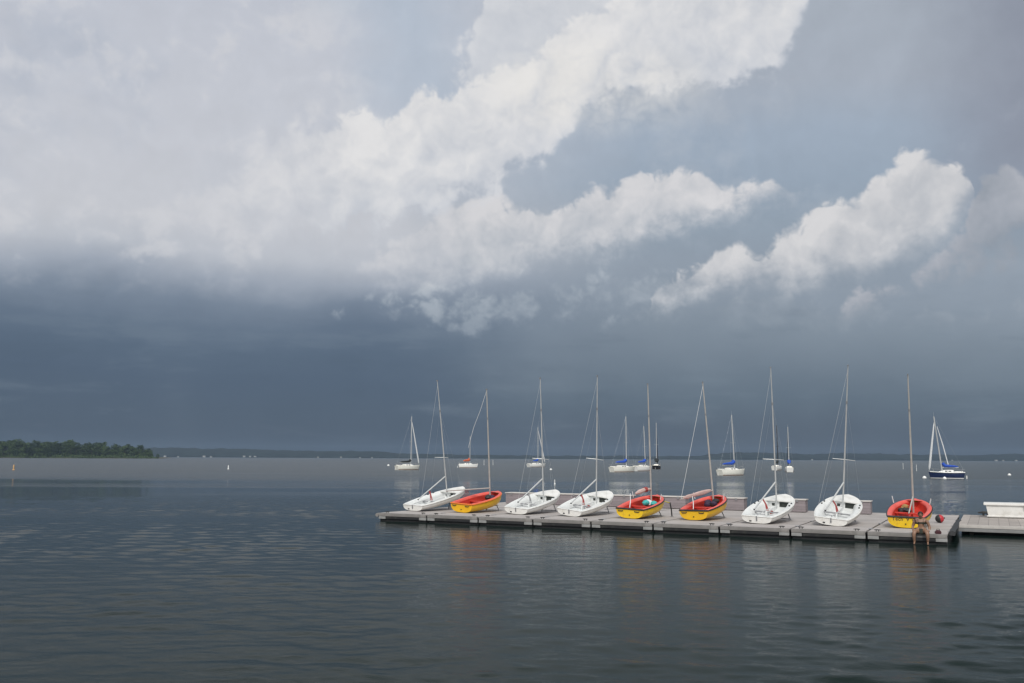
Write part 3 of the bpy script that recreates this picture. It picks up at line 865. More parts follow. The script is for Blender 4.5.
def dinghy(kind, label, M):
    white = kind == 'white'
    if white: L, bt, bm, zt, zb, xm, H = 4.357, .688, .928, .316, .51, 2.932, 6.69
    else:     L, bt, bm, zt, zb, xm, H = 3.30, .713, .871, .46, .656, 2.542, 6.24
    B, Z, K = hull_fns(L, bt, bm, zt, zb)
    t = thing('sailing_dinghy', label, 'dinghy', group='sailing dinghies lined up on the floating dock', matrix=M)
    hm = WHITE if white else YELLOW
    # outer shell with transom
    rings = []
    for u in TS:
        sec = hull_section(B(u), Z(u), K(u))
        rings.append([(L * u, -y, z) for y, z in reversed(sec)] + [(L * u, y, z) for y, z in sec[1:]])
    h = MB(); h.loft(rings, closed=False, cap0=True, cap1=True)
    hull = h.build('hull', hm, t, angle=50)
    # inner shell: gunwale, rolled side tanks, floor
    uf = .70 if white else .80
    c = MB(); rings = []
    rim = .29 if white else .19
    U2 = [u for u in TS if u <= (.89 if white else .96)]
    for u in U2:
        b, z = B(u), Z(u)
        zf = max(K(u) + .10, .07 if white else .10)
        e = min(1.0, u / .05)
        r = min(rim, b * .5)
        if white:
            half = [(b - .002, z + .004), (b - .03, z + .035), (b - r * .55, z + .02), (b - r, z - .06), (b - r * 1.18, z - .14), (b - r * 1.26, zf + .06), (max(0.02, b - r * 1.45), zf), (0, zf)]
        else:
            half = [(b + .004, z + .004), (b - .02, z + .03), (b - r * .5, z + .04), (b - r, z + .0), (b - r * 1.12, z - .08), (b - r * 1.25, zf + .06), (max(0.02, b - r * 1.6), zf), (0, zf)]
        half = [(max(y, 0), zz) for y, zz in half]
        if u == 0: half = [(y, z + .012 + .0 * zz) for y, zz in half]
        rings.append([(L * u + (.0 if u else .0), y, zz) for y, zz in half] + [(L * u, -y, zz) for y, zz in reversed(half[:-1])])
    if white:
        c.loft(rings, closed=False, cap0=False, cap1=True)
        c.build('cockpit', WHITE_IN, t, angle=50)
    else:
        # rim and liner are two colours: rim on the outer four points
        n = len(rings[0])
        rim_a, rim_b = MB(), MB()
        rim_a.loft([r[:5] for r in rings], closed=False, cap0=False, cap1=False)
        rim_b.loft([r[n - 5:] for r in rings], closed=False, cap0=False, cap1=False)
        rim_a.v += []; off = len(rim_a.v)
        rim_a.f += [[i + off for i in f] for f in rim_b.f]; rim_a.v += rim_b.v; rim_a.m += rim_b.m
        # the rim closes round the bow
        fr = []
        for u in [.80, .84, .885, .92, .95, .973, .988, .997]:
            b, z = B(u), Z(u)
            fr.append([(L * u, b * cc, z + .006 + .04 * (1 - abs(cc)) ** .5) for cc in (-1, -.8, -.5, -.2, 0, .2, .5, .8, 1)])
        rim_a.loft(fr[2:], closed=False, cap0=False, cap1=False)
        rim_a.build('rim', RED_RIM, t, angle=60)
        c.loft([r[4:n - 4] for r in rings], closed=False, cap0=False, cap1=True)
        c.build('cockpit', RED_IN, t, angle=50)
        # thwart, centreboard case
        b = B(.48) - .22
        MB().box(L * .46, L * .53, -b, b, .30, .335).build('thwart', RED_IN, t, bevel=.008)
        MB().box(L * .36, L * .60, -.045, .045, .09, .298).build('centreboard_case', RED_IN, t, bevel=.008)
    if white:
        # foredeck with coaming lip
        d = MB(); fr = []
        for u in [uf, .73, .76, .79, .84, .885, .92, .95, .973, .988, .997]:
            b, z = B(u) - .004, Z(u)
            fr.append([(L * u, b * cc, z + .03 + .02 * (1 - cc * cc)) for cc in (-1, -.85, -.6, -.3, 0, .3, .6, .85, 1)])
        d.loft(fr, closed=False, cap0=False, cap1=False)
        d.loft([fr[0], [(x, y, z - .05) for x, y, z in fr[0]]], closed=False, cap0=False, cap1=False)
        d.build('foredeck', WHITE, t, angle=50)
        # bulkhead under the foredeck with two dark panels that paint in the shade of the hollow
        bk = L * uf + .10; bw = B(uf) - .12; zt2 = Z(uf) - .015
        MB().box(bk, bk + .03, -bw, bw, .09, zt2).build('bulkhead', WHITE_IN, t, smooth=False)
        MB().box(bk - .012, bk - .002, -bw + .06, -.07, .15, zt2 - .03).build('opening_shade_panel', OPENING_SHADE, t, smooth=False)
        MB().box(bk - .012, bk - .002, .16, bw - .40, .19, zt2 - .10).build('opening_shade_panel', OPENING_SHADE, t, smooth=False)
        MB().box(L * .30, L * .62, -.03, .03, .07, .27).build('centreboard_case', WHITE_IN, t, bevel=.008)
        MB().box(L * .33, L * .36, -.62, .62, .20, .235).build('traveller', GREYMETAL, t, smooth=False)
        # small fittings on the side decks
        for u, s in ((.50, 1), (.50, -1), (.60, -1), (.60, 1)):
            MB().box(L * u, L * u + .09, s * (B(u) - .10) - .03, s * (B(u) - .10) + .03, Z(u) + .03, Z(u) + .075).build('jam_cleat', BLACK, t, smooth=False)
        MB().box(-.03, -.004, -.03, .03, .12, .33).build('rudder_gudgeon', GREYMETAL, t, smooth=False)
        MB().box(-.02, -.004, .24, .34, .0 + .07, .12).build('drain_plug', BLACK, t, smooth=False)
    # rub rail
    for s in (1, -1):
        pts = [(L * u, s * (B(u) + .006), Z(u) - .015) for u in TS]
        MB().tube(pts, .022 if white else .034, 6).build('rub_rail', WHITE if white else BLACK, t)
    pts = [(-.008, B(0) * k, Z(0) - .005) for k in (-1, -.5, 0, .5, 1)]
    MB().tube(pts, .018 if white else .042, 6).build('transom_rail', WHITE if white else BLACK, t)
    # rig
    base = (xm, 0, .16)
    rake = .024
    def mp(h): return Vector((xm - rake * h - (.10 * max(0, (h / H - .55)) ** 2 if white else 0), 0, .16 + h))
    mast = MB().tube([mp(H * k / 8) for k in range(9)], [.036, .036, .036, .036, .034, .032, .029, .025, .020] if white else [.042, .042, .042, .041, .040, .038, .034, .030, .025], 8).build('mast', ALU if white else ALU_TAN, t)
    MB().tube([mp(H * .735), mp(H * .755)], .043, 8).build('hound_band', GREYMETAL, mast)
    MB().box(mp(H).x - .09, mp(H).x + .05, -.02, .02, mp(H).z, mp(H).z + .05).build('masthead_fitting', GREYMETAL, mast, smooth=False)
    hd = mp(H * .75)
    if white:
        for s in (1, -1):
            MB().tube([mp(H * .345), mp(H * .345) + Vector((-.22, s * .50, .03))], [.022, .016], 6).build('spreader', ALU, mast)
            tip = mp(H * .345) + Vector((-.22, s * .50, .03))
            MB().tube([hd, tip, (L * .58, s * (B(.58) - .05), Z(.58) + .03)], .003, 4).build('shroud', WIRE, t)
        MB().tube([hd, (L * .97, 0, Z(.97) + .06)], .003, 4).build('forestay', WIRE, t)
        MB().tube([mp(H * .97), (L * .40, B(.40) - .05, Z(.40) + .05)], .004, 5).build('halyard', ROPE_WHITE, t)
        bs, be = mp(1.22) + Vector((-.06, 0, 0)), Vector((.95, .42, .42))
        boom = MB().tube([bs, be], [.038, .034], 8).build('boom', ALU, t)
        MB().tube([be + Vector((.0, 0, .0)), be - Vector((.02, 0, .02))], .042, 8).build('boom_cap', BLACK, boom)
        mid = bs.lerp(be, .62)
        ms = MB()
        for k in range(5):
            ms.tube([mid + Vector((.03 * k, 0, -.03)), mid.lerp(Vector((1.55, .02 - .05 * k, .30)), .5) + Vector((.01 * k, .015 * (k - 2), 0)), (1.50 + .03 * k, .04 - .02 * k, .27)], .011, 5)
        ms.build('mainsheet', ROPE_RED, t)
        coil = MB()
        for k in range(4):
            r = .16 - .02 * k
            coil.tube([(1.95 + r * cos(a) * 1.2, .02 + r * sin(a), .12 + .02 * k + .02 * sin(3 * a)) for a in [6.28 * q / 12 for q in range(13)]], .014, 5)
        coil.build('rope_coil', ROPE_WHITE, t)
        MB().tube([(.12, .0, .36), (.7, -.10, .42), (1.25, -.22, .46)], [.022, .02, .016], 6).build('tiller', ALU, t)
    else:
        MB().tube([(.10, .03, .50), (.65, .25, .72), (1.10, .48, 1.02)], [.024, .022, .018], 6).build('tiller', ROPE_WHITE, t)
        # black handles and marks on the transom
        for y0 in (.47, -.40):
            MB().tube([(-.012, y0 + .13, .365), (-.026, y0 + .09, .335), (-.026, y0 - .09, .335), (-.012, y0 - .13, .365)], .020, 6).build('transom_handle', BLACK, t)
        MB().box(-.03, -.004, -.025, .025, .14, .18).build('drain_plug', BLACK, t, smooth=False)
    return t

def boat_matrix(x, y, yaw, pitch, roll, z=DZ + .005):
    yaw, pitch, roll = radians(yaw), radians(pitch), radians(roll)
    f = Vector((sin(yaw) * cos(pitch), cos(yaw) * cos(pitch), sin(pitch)))
    port = Vector((-cos(yaw), sin(yaw), 0))
    up = f.cross(port)
    po = port * cos(roll) + up * sin(roll)
    u2 = f.cross(po)
    return Matrix(((f.x, po.x, u2.x, x), (f.y, po.y, u2.y, y), (f.z, po.z, u2.z, z + .02 + abs(sin(roll)) * .10), (0, 0, 0, 1)))

WB = {1: (-5.36, 50.9, 36.6, 9.0, 1.5), 3: (.24, 48.39, 31.4, 7.9, 3.6), 4: (2.90, 46.91, 33.2, 8.0, 6.0), 7: (11.09, 42.23, 33.7, 8.5, 2.5), 8: (14.03, 41.08, 29.8, 8.9, 6.0)}
YB = {2: (-2.65, 49.62, 36.2, 6.3, 3.0), 5: (5.74, 45.33, 33.4, 6.1, 2.4), 6: (8.67, 44.34, 34.5, 7.1, -.7), 9: (16.84, 39.93, 30.8, 7.6, 1.6)}
WL = {1: 'white dinghy at the far tip of the dock, seen almost side-on, boom slung low',
      3: 'white dinghy standing between the deep yellow dinghy and another white one',
      4: 'white dinghy immediately beside the bright yellow dinghy with the teal bundle',
      7: 'white dinghy just after the two neighbouring yellow ones, long red mainsheet hanging inside',
      8: 'white dinghy beside the yellow one with the seated person, open cockpit facing out'}
YL = {2: 'deep yellow dinghy with orange rail near the dock tip, between two white ones',
      5: 'bright yellow dinghy with red inside, teal bundle and a yellow bow rope',
      6: 'yellow dinghy with a reddish wrapped boom swung over its port side',
      9: 'yellow dinghy nearest the pier, behind the seated person, lettered on its transom'}
w0 = dinghy('white', WL[1], boat_matrix(*WB[1]))
BOATS = {1: w0}
for k in (3, 4, 7, 8):
    BOATS[k] = dup(w0, WL[k], matrix=boat_matrix(*WB[k]))
y0 = dinghy('yellow', YL[5], boat_matrix(*YB[5]))
BOATS[5] = y0
for k in (2, 6, 9):
    BOATS[k] = dup(y0, YL[k], matrix=boat_matrix(*YB[k]))

def child(k, name):  # parts of one dinghy by kind
    return [c for c in BOATS[k].children if c.name.split('.')[0] == name]

# boat 2 is a deeper yellow and has an orange rail; boat 6 is a little deeper too
def recolour(o, m):
    o.data = o.data.copy(); o.data.materials[0] = m
RAIL_OR = mat('orange_rail', (0.70, 0.17, 0.02), 0.5, 0.1, 4.0)
for o in child(2, 'hull'): recolour(o, YELLOW_DEEP)
for o in child(2, 'rub_rail') + child(2, 'transom_rail'): recolour(o, RAIL_OR)
for o in child(6, 'hull'): recolour(o, mat('mid_yellow_gelcoat', (0.78, 0.45, 0.012), 0.35, 0.08, 3.0, dirt=(0.45, 0.22, 0.02), dirt_amt=0.4))
for o in child(3, 'mainsheet'): recolour(o, GREYMETAL)
for o in child(4, 'rope_coil') + child(7, 'rope_coil'): recolour(o, ROPE_RED)
for k in (2, 9):
    for o in child(k, 'tiller'): bpy.data.objects.remove(o)
for o in child(9, 'transom_handle')[:1]: bpy.data.objects.remove(o)

# lettering on boat 9
fc = bpy.data.curves.new('lettering', 'FONT')
fc.body = 'Tech  9'
fc.size = .22; fc.extrude = .003; fc.align_x = 'CENTER'
tmp = bpy.data.objects.new('tmp', fc); COL.objects.link(tmp)
bpy.context.view_layer.update()
fm = bpy.data.meshes.new_from_object(tmp.evaluated_get(bpy.context.evaluated_depsgraph_get()))
bpy.data.objects.remove(tmp)
fm.materials.clear(); fm.materials.append(BLACK)
fo = bpy.data.objects.new('lettering', fm); COL.objects.link(fo)
fo.parent = BOATS[9]
fo.matrix_local = Matrix(((0, 0, -1, -.008), (-1, 0, 0, .20), (0, 1, 0, .29), (0, 0, 0, 1)))

# booms of the yellow boats: each one hangs its own way
def yboom(k, end, start_z=1.02, wrap=True, wire=True):
    r = BOATS[k]
    a = Vector((2.50, 0, start_z)); b = Vector(end)
    bo = MB().tube([a, b], [.034, .030], 8).build('boom', ALU_TAN, r)
    if wrap:
        rn = random.Random(k)
        pts = [a.lerp(b, u) + Vector((0, 0, .03)) for u in (.06, .2, .35, .5, .65, .8, .93)]
        MB().tube(pts, [.05, .08, .075 + .02 * rn.random(), .085, .07, .08, .04], 8, flat=1.25).build('furled_sail', mat('faded_pink_sail', (0.50, 0.36, 0.33), 0.8, 0.15, 6.0), bo)
    if wire:
        MB().tube([(2.542 - .024 * 6.1, 0, .16 + 6.1), b], .009, 5).build('topping_lift', ROPE_WHITE, r)
yboom(6, (.30, .72, .92))
yboom(2, (.25, 1.25, 1.0), .95, wrap=False, wire=False)
yboom(9, (.9, -.02, .45), .9, wrap=False, wire=False)
# boat 5: short bundled boom with red strap
r = BOATS[5]
bo = MB().tube([(2.50, 0, 1.05), (1.55, .35, .95)], .036, 8).build('boom', ALU_TAN, r)
MB().tube([(2.46, .0, 1.08), (2.1, .14, 1.10), (1.75, .28, 1.02), (1.5, .38, .96)], [.06, .11, .12, .05], 8).build('furled_sail', mat('faded_pink_sail', (0.50, 0.36, 0.33)), bo)
MB().tube([(2.20, .10, 1.10), (2.05, .16, 1.09)], .135, 8).build('sail_tie', ROPE_RED, bo)
# slack halyard of boat 2
MB().tube([(2.542 - .15, 0, 6.35), (2.2, .30, 5.3), (1.95, .62, 4.3), (1.8, .9, 3.2)], .011, 5).build('halyard', ROPE_WHITE, BOATS[2])
# bow lines and small white spikes on the rims
for k in (5, 9, 6):
    r = BOATS[k]
    MB().tube([(2.0, .74, .68), (2.0, .80, .98)], .022, 6).build('rowlock', ROPE_WHITE, r)
    MB().tube([(2.0, -.74, .68), (2.0, -.80, .95)], .022, 6).build('rowlock', ROPE_WHITE, r)

bpy.context.view_layer.update()

# bow stands: an A-frame with a foam pad carries every raised bow
def build_stands():
    t = None
    for k in range(1, 10):
        B = BOATS[k].matrix_world
        white = k in WB
        lx = 3.55 if white else 2.75
        P = B @ Vector((lx, 0, (-.02 if white else .045)))
        h = P.z - DZ - .01
        hd = atan2(B[1][0], B[0][0])
        M = Matrix.Translation((P.x, P.y, DZ)) @ Matrix.Rotation(hd, 4, 'Z') @ Matrix.Diagonal((1, 1, h / .5, 1))
        lab = {1: 'bow stand under the white dinghy at the dock tip', 2: 'bow stand under the deep yellow dinghy with orange rail', 3: 'bow stand under the white dinghy beside the deep yellow one',
               4: 'bow stand under the white dinghy beside the teal-bundle dinghy', 5: 'bow stand under the yellow dinghy holding a teal bundle', 6: 'bow stand under the yellow dinghy with the wrapped boom',
               7: 'bow stand under the white dinghy just right of the yellow pair', 8: 'bow stand under the white dinghy nearest the seated person', 9: 'bow stand under the yellow dinghy behind the seated person'}[k]
        if t is None:
            t = thing('bow_stand', lab, 'boat stand', matrix=M, group='stands holding up the dinghy bows')
            for s in (1, -1):
                MB().tube([(.0, s * .46, 0), (0, s * .30, .40)], .028, 8).build('leg', GREYMETAL, t)
            MB().tube([(0, -.44, .06), (0, .44, .06)], .02, 6).build('crossbar', GREYMETAL, t)
            MB().box(-.09, .09, -.36, .36, .38, .46).build('pad', FOAM, t, bevel=.02)
        else:
            dup(t, lab, matrix=M)
build_stands()

# yellow line from boat 5's bow to a bent dark post, grey post near boat 6
def post(name, label, s, t_, h, m, bend=0.0):
    o = thing(name, label, 'post', matrix=DOCK @ Matrix.Translation((s, t_, DZ)))
    MB().tube([(0, 0, 0), (bend * .3, 0, h * .5), (bend, 0, h)], .035, 8).build('pole', m, o)
    MB().lathe([(.10, 0), (.10, .02), (.04, .03)], 12).build('base_plate', GREYMETAL, o)
    return o
post('mooring_post', 'bent dark post holding the yellow bow rope beside the teal-bundle dinghy', 14.42, 5.0, .72, BLACK, -.10)
post('mooring_post', 'short grey post right of the yellow dinghy with the wrapped boom', 18.0, 6.2, .55, GREYMETAL, .03)
post('mooring_post', 'thin pale post right of the deep yellow dinghy near the dock tip', 5.35, 5.2, .42, FOAM, .02)
a = BOATS[5].matrix_world @ Vector((3.2, 0, .55)); b = dk(14.33, 5.0, DZ + .70)
ro = MB().tube([a, a.lerp(b, .5) - Vector((0, 0, .05)), b], .022, 6).build('bow_rope', ROPE_YEL)
tag(ro, 'yellow rope from the bow of the teal-bundle dinghy to the bent post', 'rope')

# loose gear lying in the boats
def bundle(name, label, M, cat, mats, seed, r=.17, n=5):
    rn = random.Random(seed)
    root = thing(name, label, cat, matrix=M)
    for k in range(n):
        m = MB()
        c = (rn.uniform(-.16, .16), rn.uniform(-.2, .2), rn.uniform(.08, .24))
        rings = []
        for i in range(7):
            u = -1 + 2 * i / 6; rr = r * max(.05, sqrt(max(0, 1 - u * u)))
            rings.append([(c[0] + rr * cos(6.28 * q / 9) * rn.uniform(.85, 1.15), c[1] + rr * sin(6.28 * q / 9) * rn.uniform(.85, 1.15), c[2] + u * r * .8) for q in range(9)])
        m.loft(rings).build('fold' if k else 'cover', mats[k % len(mats)], root)
    return root
def inboat(k, x, y, z): return BOATS[k].matrix_world @ Matrix.Translation((x, y, z))
bundle('gear_bundle', 'teal and white cloth bundle lying inside the bright yellow dinghy', inboat(5, 2.05, -.15, .28), 'bundle', [TEAL, SAILW], 2, .19, 5)
bundle('gear_bundle', 'dark violet gear heap in the bow of the wrapped-boom dinghy', inboat(6, 2.35, .05, .26), 'bundle', [PURPLE, BLACK], 4, .18, 5)
bundle('gear_bundle', 'dark gear heap in the bow of the deep yellow dinghy', inboat(2, 2.4, .0, .26), 'bundle', [BLACK, PURPLE], 6, .18, 5)
bundle('gear_bundle', 'tan and black gear heap by the mast of the dinghy behind the person', inboat(9, 2.1, .25, .26), 'bundle', [BLACK, mat('tan_canvas', (0.35, 0.22, 0.08), 0.8), BLACK], 8, .15, 5)

# red ball buoy with a dark side, small dark red bag by the person
M = DOCK @ Matrix.Translation((26.54, 7.4, DZ + .19)) @ Matrix.Rotation(radians(14), 4, 'Z') @ Matrix.Rotation(radians(80), 4, 'Y')
t = thing('ball_fender', 'round red ball fender with dark side lying on the dock', 'fender', matrix=M)
R = .19
MB().lathe([(R * sin(a) + .001, -R * cos(a)) for a in [pi * k / 18 for k in range(9, 19)]], 18).build('red_half', BALLRED, t)
MB().lathe([(R * sin(a) + .001, -R * cos(a)) for a in [pi * k / 18 for k in range(0, 10)]], 18).build('dark_half', BLACK, t)
MB().tube([(0, 0, R - .01), (.0, 0, R + .05)], .03, 8).build('eye', BLACK, t)
M = DOCK @ Matrix.Translation((26.82, .20, DZ + .005))
t = thing('bag', 'small dark red bag on the dock edge beside the seated person', 'bag', matrix=M)
MB().loft([[(x * k, y * k, z) for x, y in ((-.10, -.06), (.10, -.06), (.12, .0), (.10, .06), (-.10, .06), (-.12, 0))] for k, z in ((.8, 0), (1, .03), (1, .08), (.75, .13), (.3, .15))]).build('body', REDBAG, t)
MB().tube([(-.06, 0, .12), (-.04, 0, .19), (.04, 0, .19), (.06, 0, .12)], .012, 6).build('handle', BLACK, t)


# ------------------------------------------------------------------ moored yachts
def yacht(label, x, y, az, L, mast_h, cover, hullm=YWHITE, jib=SAILW, mastm=ALU, mast_f=.60, cover_h=.32, top_dx=0.0, beam=None, stripe=ANTIF, fb=1.1, cover_len=.36, mast_top_dy=0.0, roofm=CREAM, boom_z=1.15):
    beam = beam or L * .32
    a = radians(90 - az)
    t = thing('moored_sailboat', label, 'sailboat', group='sailboats on moorings', matrix=Matrix.Translation((x, y, 0)) @ Matrix.Rotation(a, 4, 'Z') @ Matrix.Translation((-L / 2, 0, 0)))
    fn = lambda u: beam / 2 * (.66 + .34 * sin(pi * min(1, u / .9) * .55)) if u < .5 else beam / 2 * max(0, 1 - ((u - .45) / .55) ** 2.2) ** .75 if u > .45 else beam / 2
    def Bm(u):
        if u < .45: return beam / 2 * (.70 + .30 * sin(pi / 2 * u / .45))
        return beam / 2 * max(0, 1 - ((u - .45) / .55) ** 2.1)
    sheer = lambda u: fb + .16 * (u - .4) ** 2 * 3 * (1 if u > .4 else .5)
    us = [0, .06, .15, .25, .35, .45, .55, .65, .74, .82, .89, .94, .975, .997]
    rings, srings = [], []
    for u in us:
        b, z = Bm(u), sheer(u)
        ov = L * u + (.06 * L * (u ** 6))          # bow overhang
        st = -.05 * L * (1 - u) ** 8
        sec = [(b, z), (b * 1.0, z * .62), (b * .96, .16), (b * .78, -.12), (0, -.3)]
        k = lambda zz: (ov + st) if zz > .5 * fb else L * u * (1 - .03 * (u > .8))
        half = [(L * u + (.055 * L * u ** 6 * max(0, zz) / fb) + (.05 * L * (1 - u) ** 8 * (1 - max(0, zz) / fb)), yy, zz) for yy, zz in sec]
        rings.append(half + [(px, -yy, zz) for px, yy, zz in reversed(half[:-1])])
    h = MB(); h.loft(rings, closed=False)
    hull = h.build('hull', hullm, t, angle=50)
    # boot stripe: a thin band just proud of the hull
    for s in (1, -1):
        m = MB()
        m.loft([[(r[2][0] , s * (abs(r[2][1]) + .012), .02), (r[2][0], s * (abs(r[2][1]) + .022), .13)] for r in rings], closed=False, cap0=False, cap1=False)
        m.build('boot_stripe', stripe, hull)
    # deck
    d = MB(); d.loft([[(r[0][0], r[0][1] * c * .985, r[0][2] + .004 + .05 * (1 - c * c)) for c in (-1, -.5, 0, .5, 1)] for r in rings], closed=False, cap0=False, cap1=False)
    d.build('deck', roofm, t)
    # coachroof with windows
    c = MB(); rr = []
    for u, hh in ((.33, .40), (.38, .43), (.5, .42), (.60, .38), (.68, .26), (.76, .05)):
        w = Bm(u) * .62; z = sheer(u) + .02
        rr.append([(L * u, w, z), (L * u - .02, w * .86, z + hh * .85), (L * u - .03, w * .4, z + hh), (L * u - .03, -w * .4, z + hh), (L * u - .02, -w * .86, z + hh * .85), (L * u, -w, z)])
    c.loft(rr, closed=False)
    cab = c.build('cabin', YWHITE, t, angle=30)
    for s in (1, -1):
        for u0, u1 in ((.39, .47), (.50, .57)):
            m = MB()
            q = []
            for u in (u0, u1):
                w = Bm(u) * .62; z = sheer(u) + .02; hh = .42
                q.append([(L * u, s * (w * .965 + .015), z + hh * .25), (L * u, s * (w * .895 + .015), z + hh * .65)])
            m.loft([[*q[0]], [*q[1]]], closed=False, cap0=False, cap1=False)
            m.build('window', GLASSD, cab)
    # cockpit coaming
    for s in (1, -1):
        MB().box(L * .06, L * .325, s * Bm(.2) * .70 - .05, s * Bm(.2) * .70 + .05, sheer(.2), sheer(.2) + .22).build('coaming', WHITE, t, bevel=.02)
    # mast and standing rigging
    xm = L * mast_f
    z0 = sheer(mast_f) + .38
    top = Vector((xm + top_dx, mast_top_dy, mast_h))
    mb_ = Vector((xm, 0, z0 - .02))
    mast = MB().tube([mb_, mb_.lerp(top, .5), top], [.13, .125, .10], 8).build('mast', mastm, t)
    MB().tube([top - Vector((0, 0, .05)), top + Vector((0, 0, .75))], .014, 5).build('antenna', mastm, mast)
    sp = mb_.lerp(top, .47)
    for s in (1, -1):
        tip = sp + Vector((-.1, s * beam * .27, .05))
        MB().tube([sp, tip], .03, 6).build('spreader', mastm, mast)
        MB().tube([mb_.lerp(top, .96), tip, (xm - .15, s * Bm(mast_f) * .95, sheer(mast_f))], .014, 4).build('shroud', WIRE, t)
    MB().tube([top, (L * .01, 0, sheer(0))], .008, 4).build('backstay', WIRE, t)
    bow = Vector((L * 1.035, 0, sheer(1) + .03)); jt = mb_.lerp(top, .93)
    MB().tube([bow, jt], .014, 4).build('forestay', WIRE, t)
    if jib:
        MB().tube([bow.lerp(jt, u) for u in (.03, .08, .3, .6, .9, .96)], [.06, .19, .20, .17, .11, .05], 8).build('furled_jib', jib, t)
    # boom under its cover
    bz = z0 + boom_z - .55
    bl = L * cover_len
    cover_h *= 1.3
    bo = MB().tube([(xm - .12, 0, bz), (xm - bl, 0, bz - .02)], .06, 8).build('boom', mastm, t)
    if cover:
        u = [0.0, .04, .2, .5, .8, 1.0]; rad = [cover_h * .5, cover_h * .95, cover_h * .8, cover_h * .62, cover_h * .5, cover_h * .2]
        MB().tube([(xm - .08 - bl * q * .96, 0, bz + .10 + rad[i] * .55 + (.35 if i < 2 else 0)) for i, q in enumerate(u)], rad, 9, flat=.8).build('sail_cover', cover, bo)
    # pulpit, pushpit and guard wires
    p = MB()
    for s in (1, -1):
        p.tube([(L * .90, s * Bm(.9) * .9, sheer(.9)), (L * .92, s * Bm(.9) * .8, sheer(.9) + .55), (L * 1.0, 0, sheer(1) + .58)], .022, 5)
        p.tube([(L * .10, s * Bm(.1) * .95, sheer(.1)), (L * .08, s * Bm(.1) * .95, sheer(.1) + .55), (L * .0, s * Bm(0) * .9, sheer(0) + .55)], .022, 5)
    p.build('guard_rail', GREYMETAL, t)
    st = MB()
    for s in (1, -1):
        for u in (.3, .5, .7):
            st.tube([(L * u, s * Bm(u) * .97, sheer(u)), (L * u, s * Bm(u) * .97, sheer(u) + .5)], .014, 4)
        st.tube([(L * q, s * Bm(q) * .97, sheer(q) + .5) for q in (.1, .3, .5, .7, .9)], .010, 4)
    st.build('stanchions', GREYMETAL, t)
    MB().box(-.14 - .03 * L, -.03 * L + .04, -.03, .03, -.2, .55).build('rudder', WHITE, t, smooth=False)
    return t

yacht('white sailboat with black sail cover and thick rolled jib, left of the dock masts', -28.6, 255, 50, 7.3, 14.6, BLACK_COVER, mast_f=.66, hullm=PALEHULL, stripe=ANTIF, cover_len=.50, boom_z=1.0)
yacht('small white sailboat with an orange-red sail heap and short mast', -15.0, 318, 75, 6.6, 10.7, RED_COVER, jib=None, mast_f=.62, cover_h=.55, cover_len=.36)
yacht('white sailboat with small blue cover, framed behind a white dinghy mast', 9.4, 351, 50, 8.4, 15.2, BLUE_COVER, mast_f=.60, cover_len=.30, cover_h=.40)
yacht('cream-white sailboat with long blue sail cover, leftmost of the close trio', 27.6, 231, 52, 7.9, 13.8, BLUE_COVER, jib=None, mast_f=.68, hullm=PALEHULL, cover_len=.48, cover_h=.40, fb=1.2)
yacht('white sailboat with blue cover in the middle of the close trio', 35.5, 251, 45, 7.4, 12.1, BLUE_COVER, jib=None, mast_f=.66, top_dx=-.5, cover_len=.44, cover_h=.40, fb=1.2)
yacht('dark-hulled sailboat with black cover and dark rolled jib, in the trio', 47.2, 302, 14, 8.4, 15.0, BLACK_COVER, hullm=DARKHULL, jib=DARKSAIL, mast_f=.62, cover_h=.6, cover_len=.30)
yacht('white sailboat lying alone with bright blue cover, right of the trio', 45.2, 191, 55, 7.3, 12.4, BLUE_COVER, jib=None, mast_f=.64, hullm=PALEHULL, top_dx=-.5, cover_len=.50, cover_h=.38)
yacht('pale sailboat with black mast and black cover behind another white one', 82.2, 287, 30, 7.8, 13.8, BLACK_COVER, mastm=BLACK, jib=None, mast_f=.60)
yacht('white sailboat with blue cover and dark rolled jib in front of the black-masted one', 73.6, 246, 14, 7.4, 11.9, BLUE_COVER, jib=DARKSAIL, mast_f=.60, cover_h=.42)
J = yacht('navy blue sailboat with white topsides stripe and blue cover, farthest right', 78.9, 168, -62, 5.7, 11.2, BLUE_COVER, hullm=NAVY, mast_f=.66, top_dx=.9, cover_len=.48, cover_h=.34, boom_z=1.0, roofm=WHITE, stripe=BUOYW)
# its white sheer stripe and a second rolled sail on the backstay
for s in (1, -1):
    pts = []
    for u in [0, .1, .2, .3, .45, .6, .7, .8, .9, .96]:
        b = 5.7 * .16 * ((.70 + .30 * sin(pi / 2 * u / .45)) if u < .45 else max(0, 1 - ((u - .45) / .55) ** 2.1))
        pts.append((5.7 * u + .055 * 5.7 * u ** 6, s * (b + .03), 1.1 + .16 * (u - .4) ** 2 * 3 * (1 if u > .4 else .5) - .05))
    MB().tube(pts, .07, 6).build('sheer_stripe', BUOYW, J)
MB().tube([(5.1 - .9, .1, 9.4), (3.4, .1, 6.0), (2.7, .05, 2.5)], [.05, .10, .09], 7).build('rolled_sail', SAILW, J)

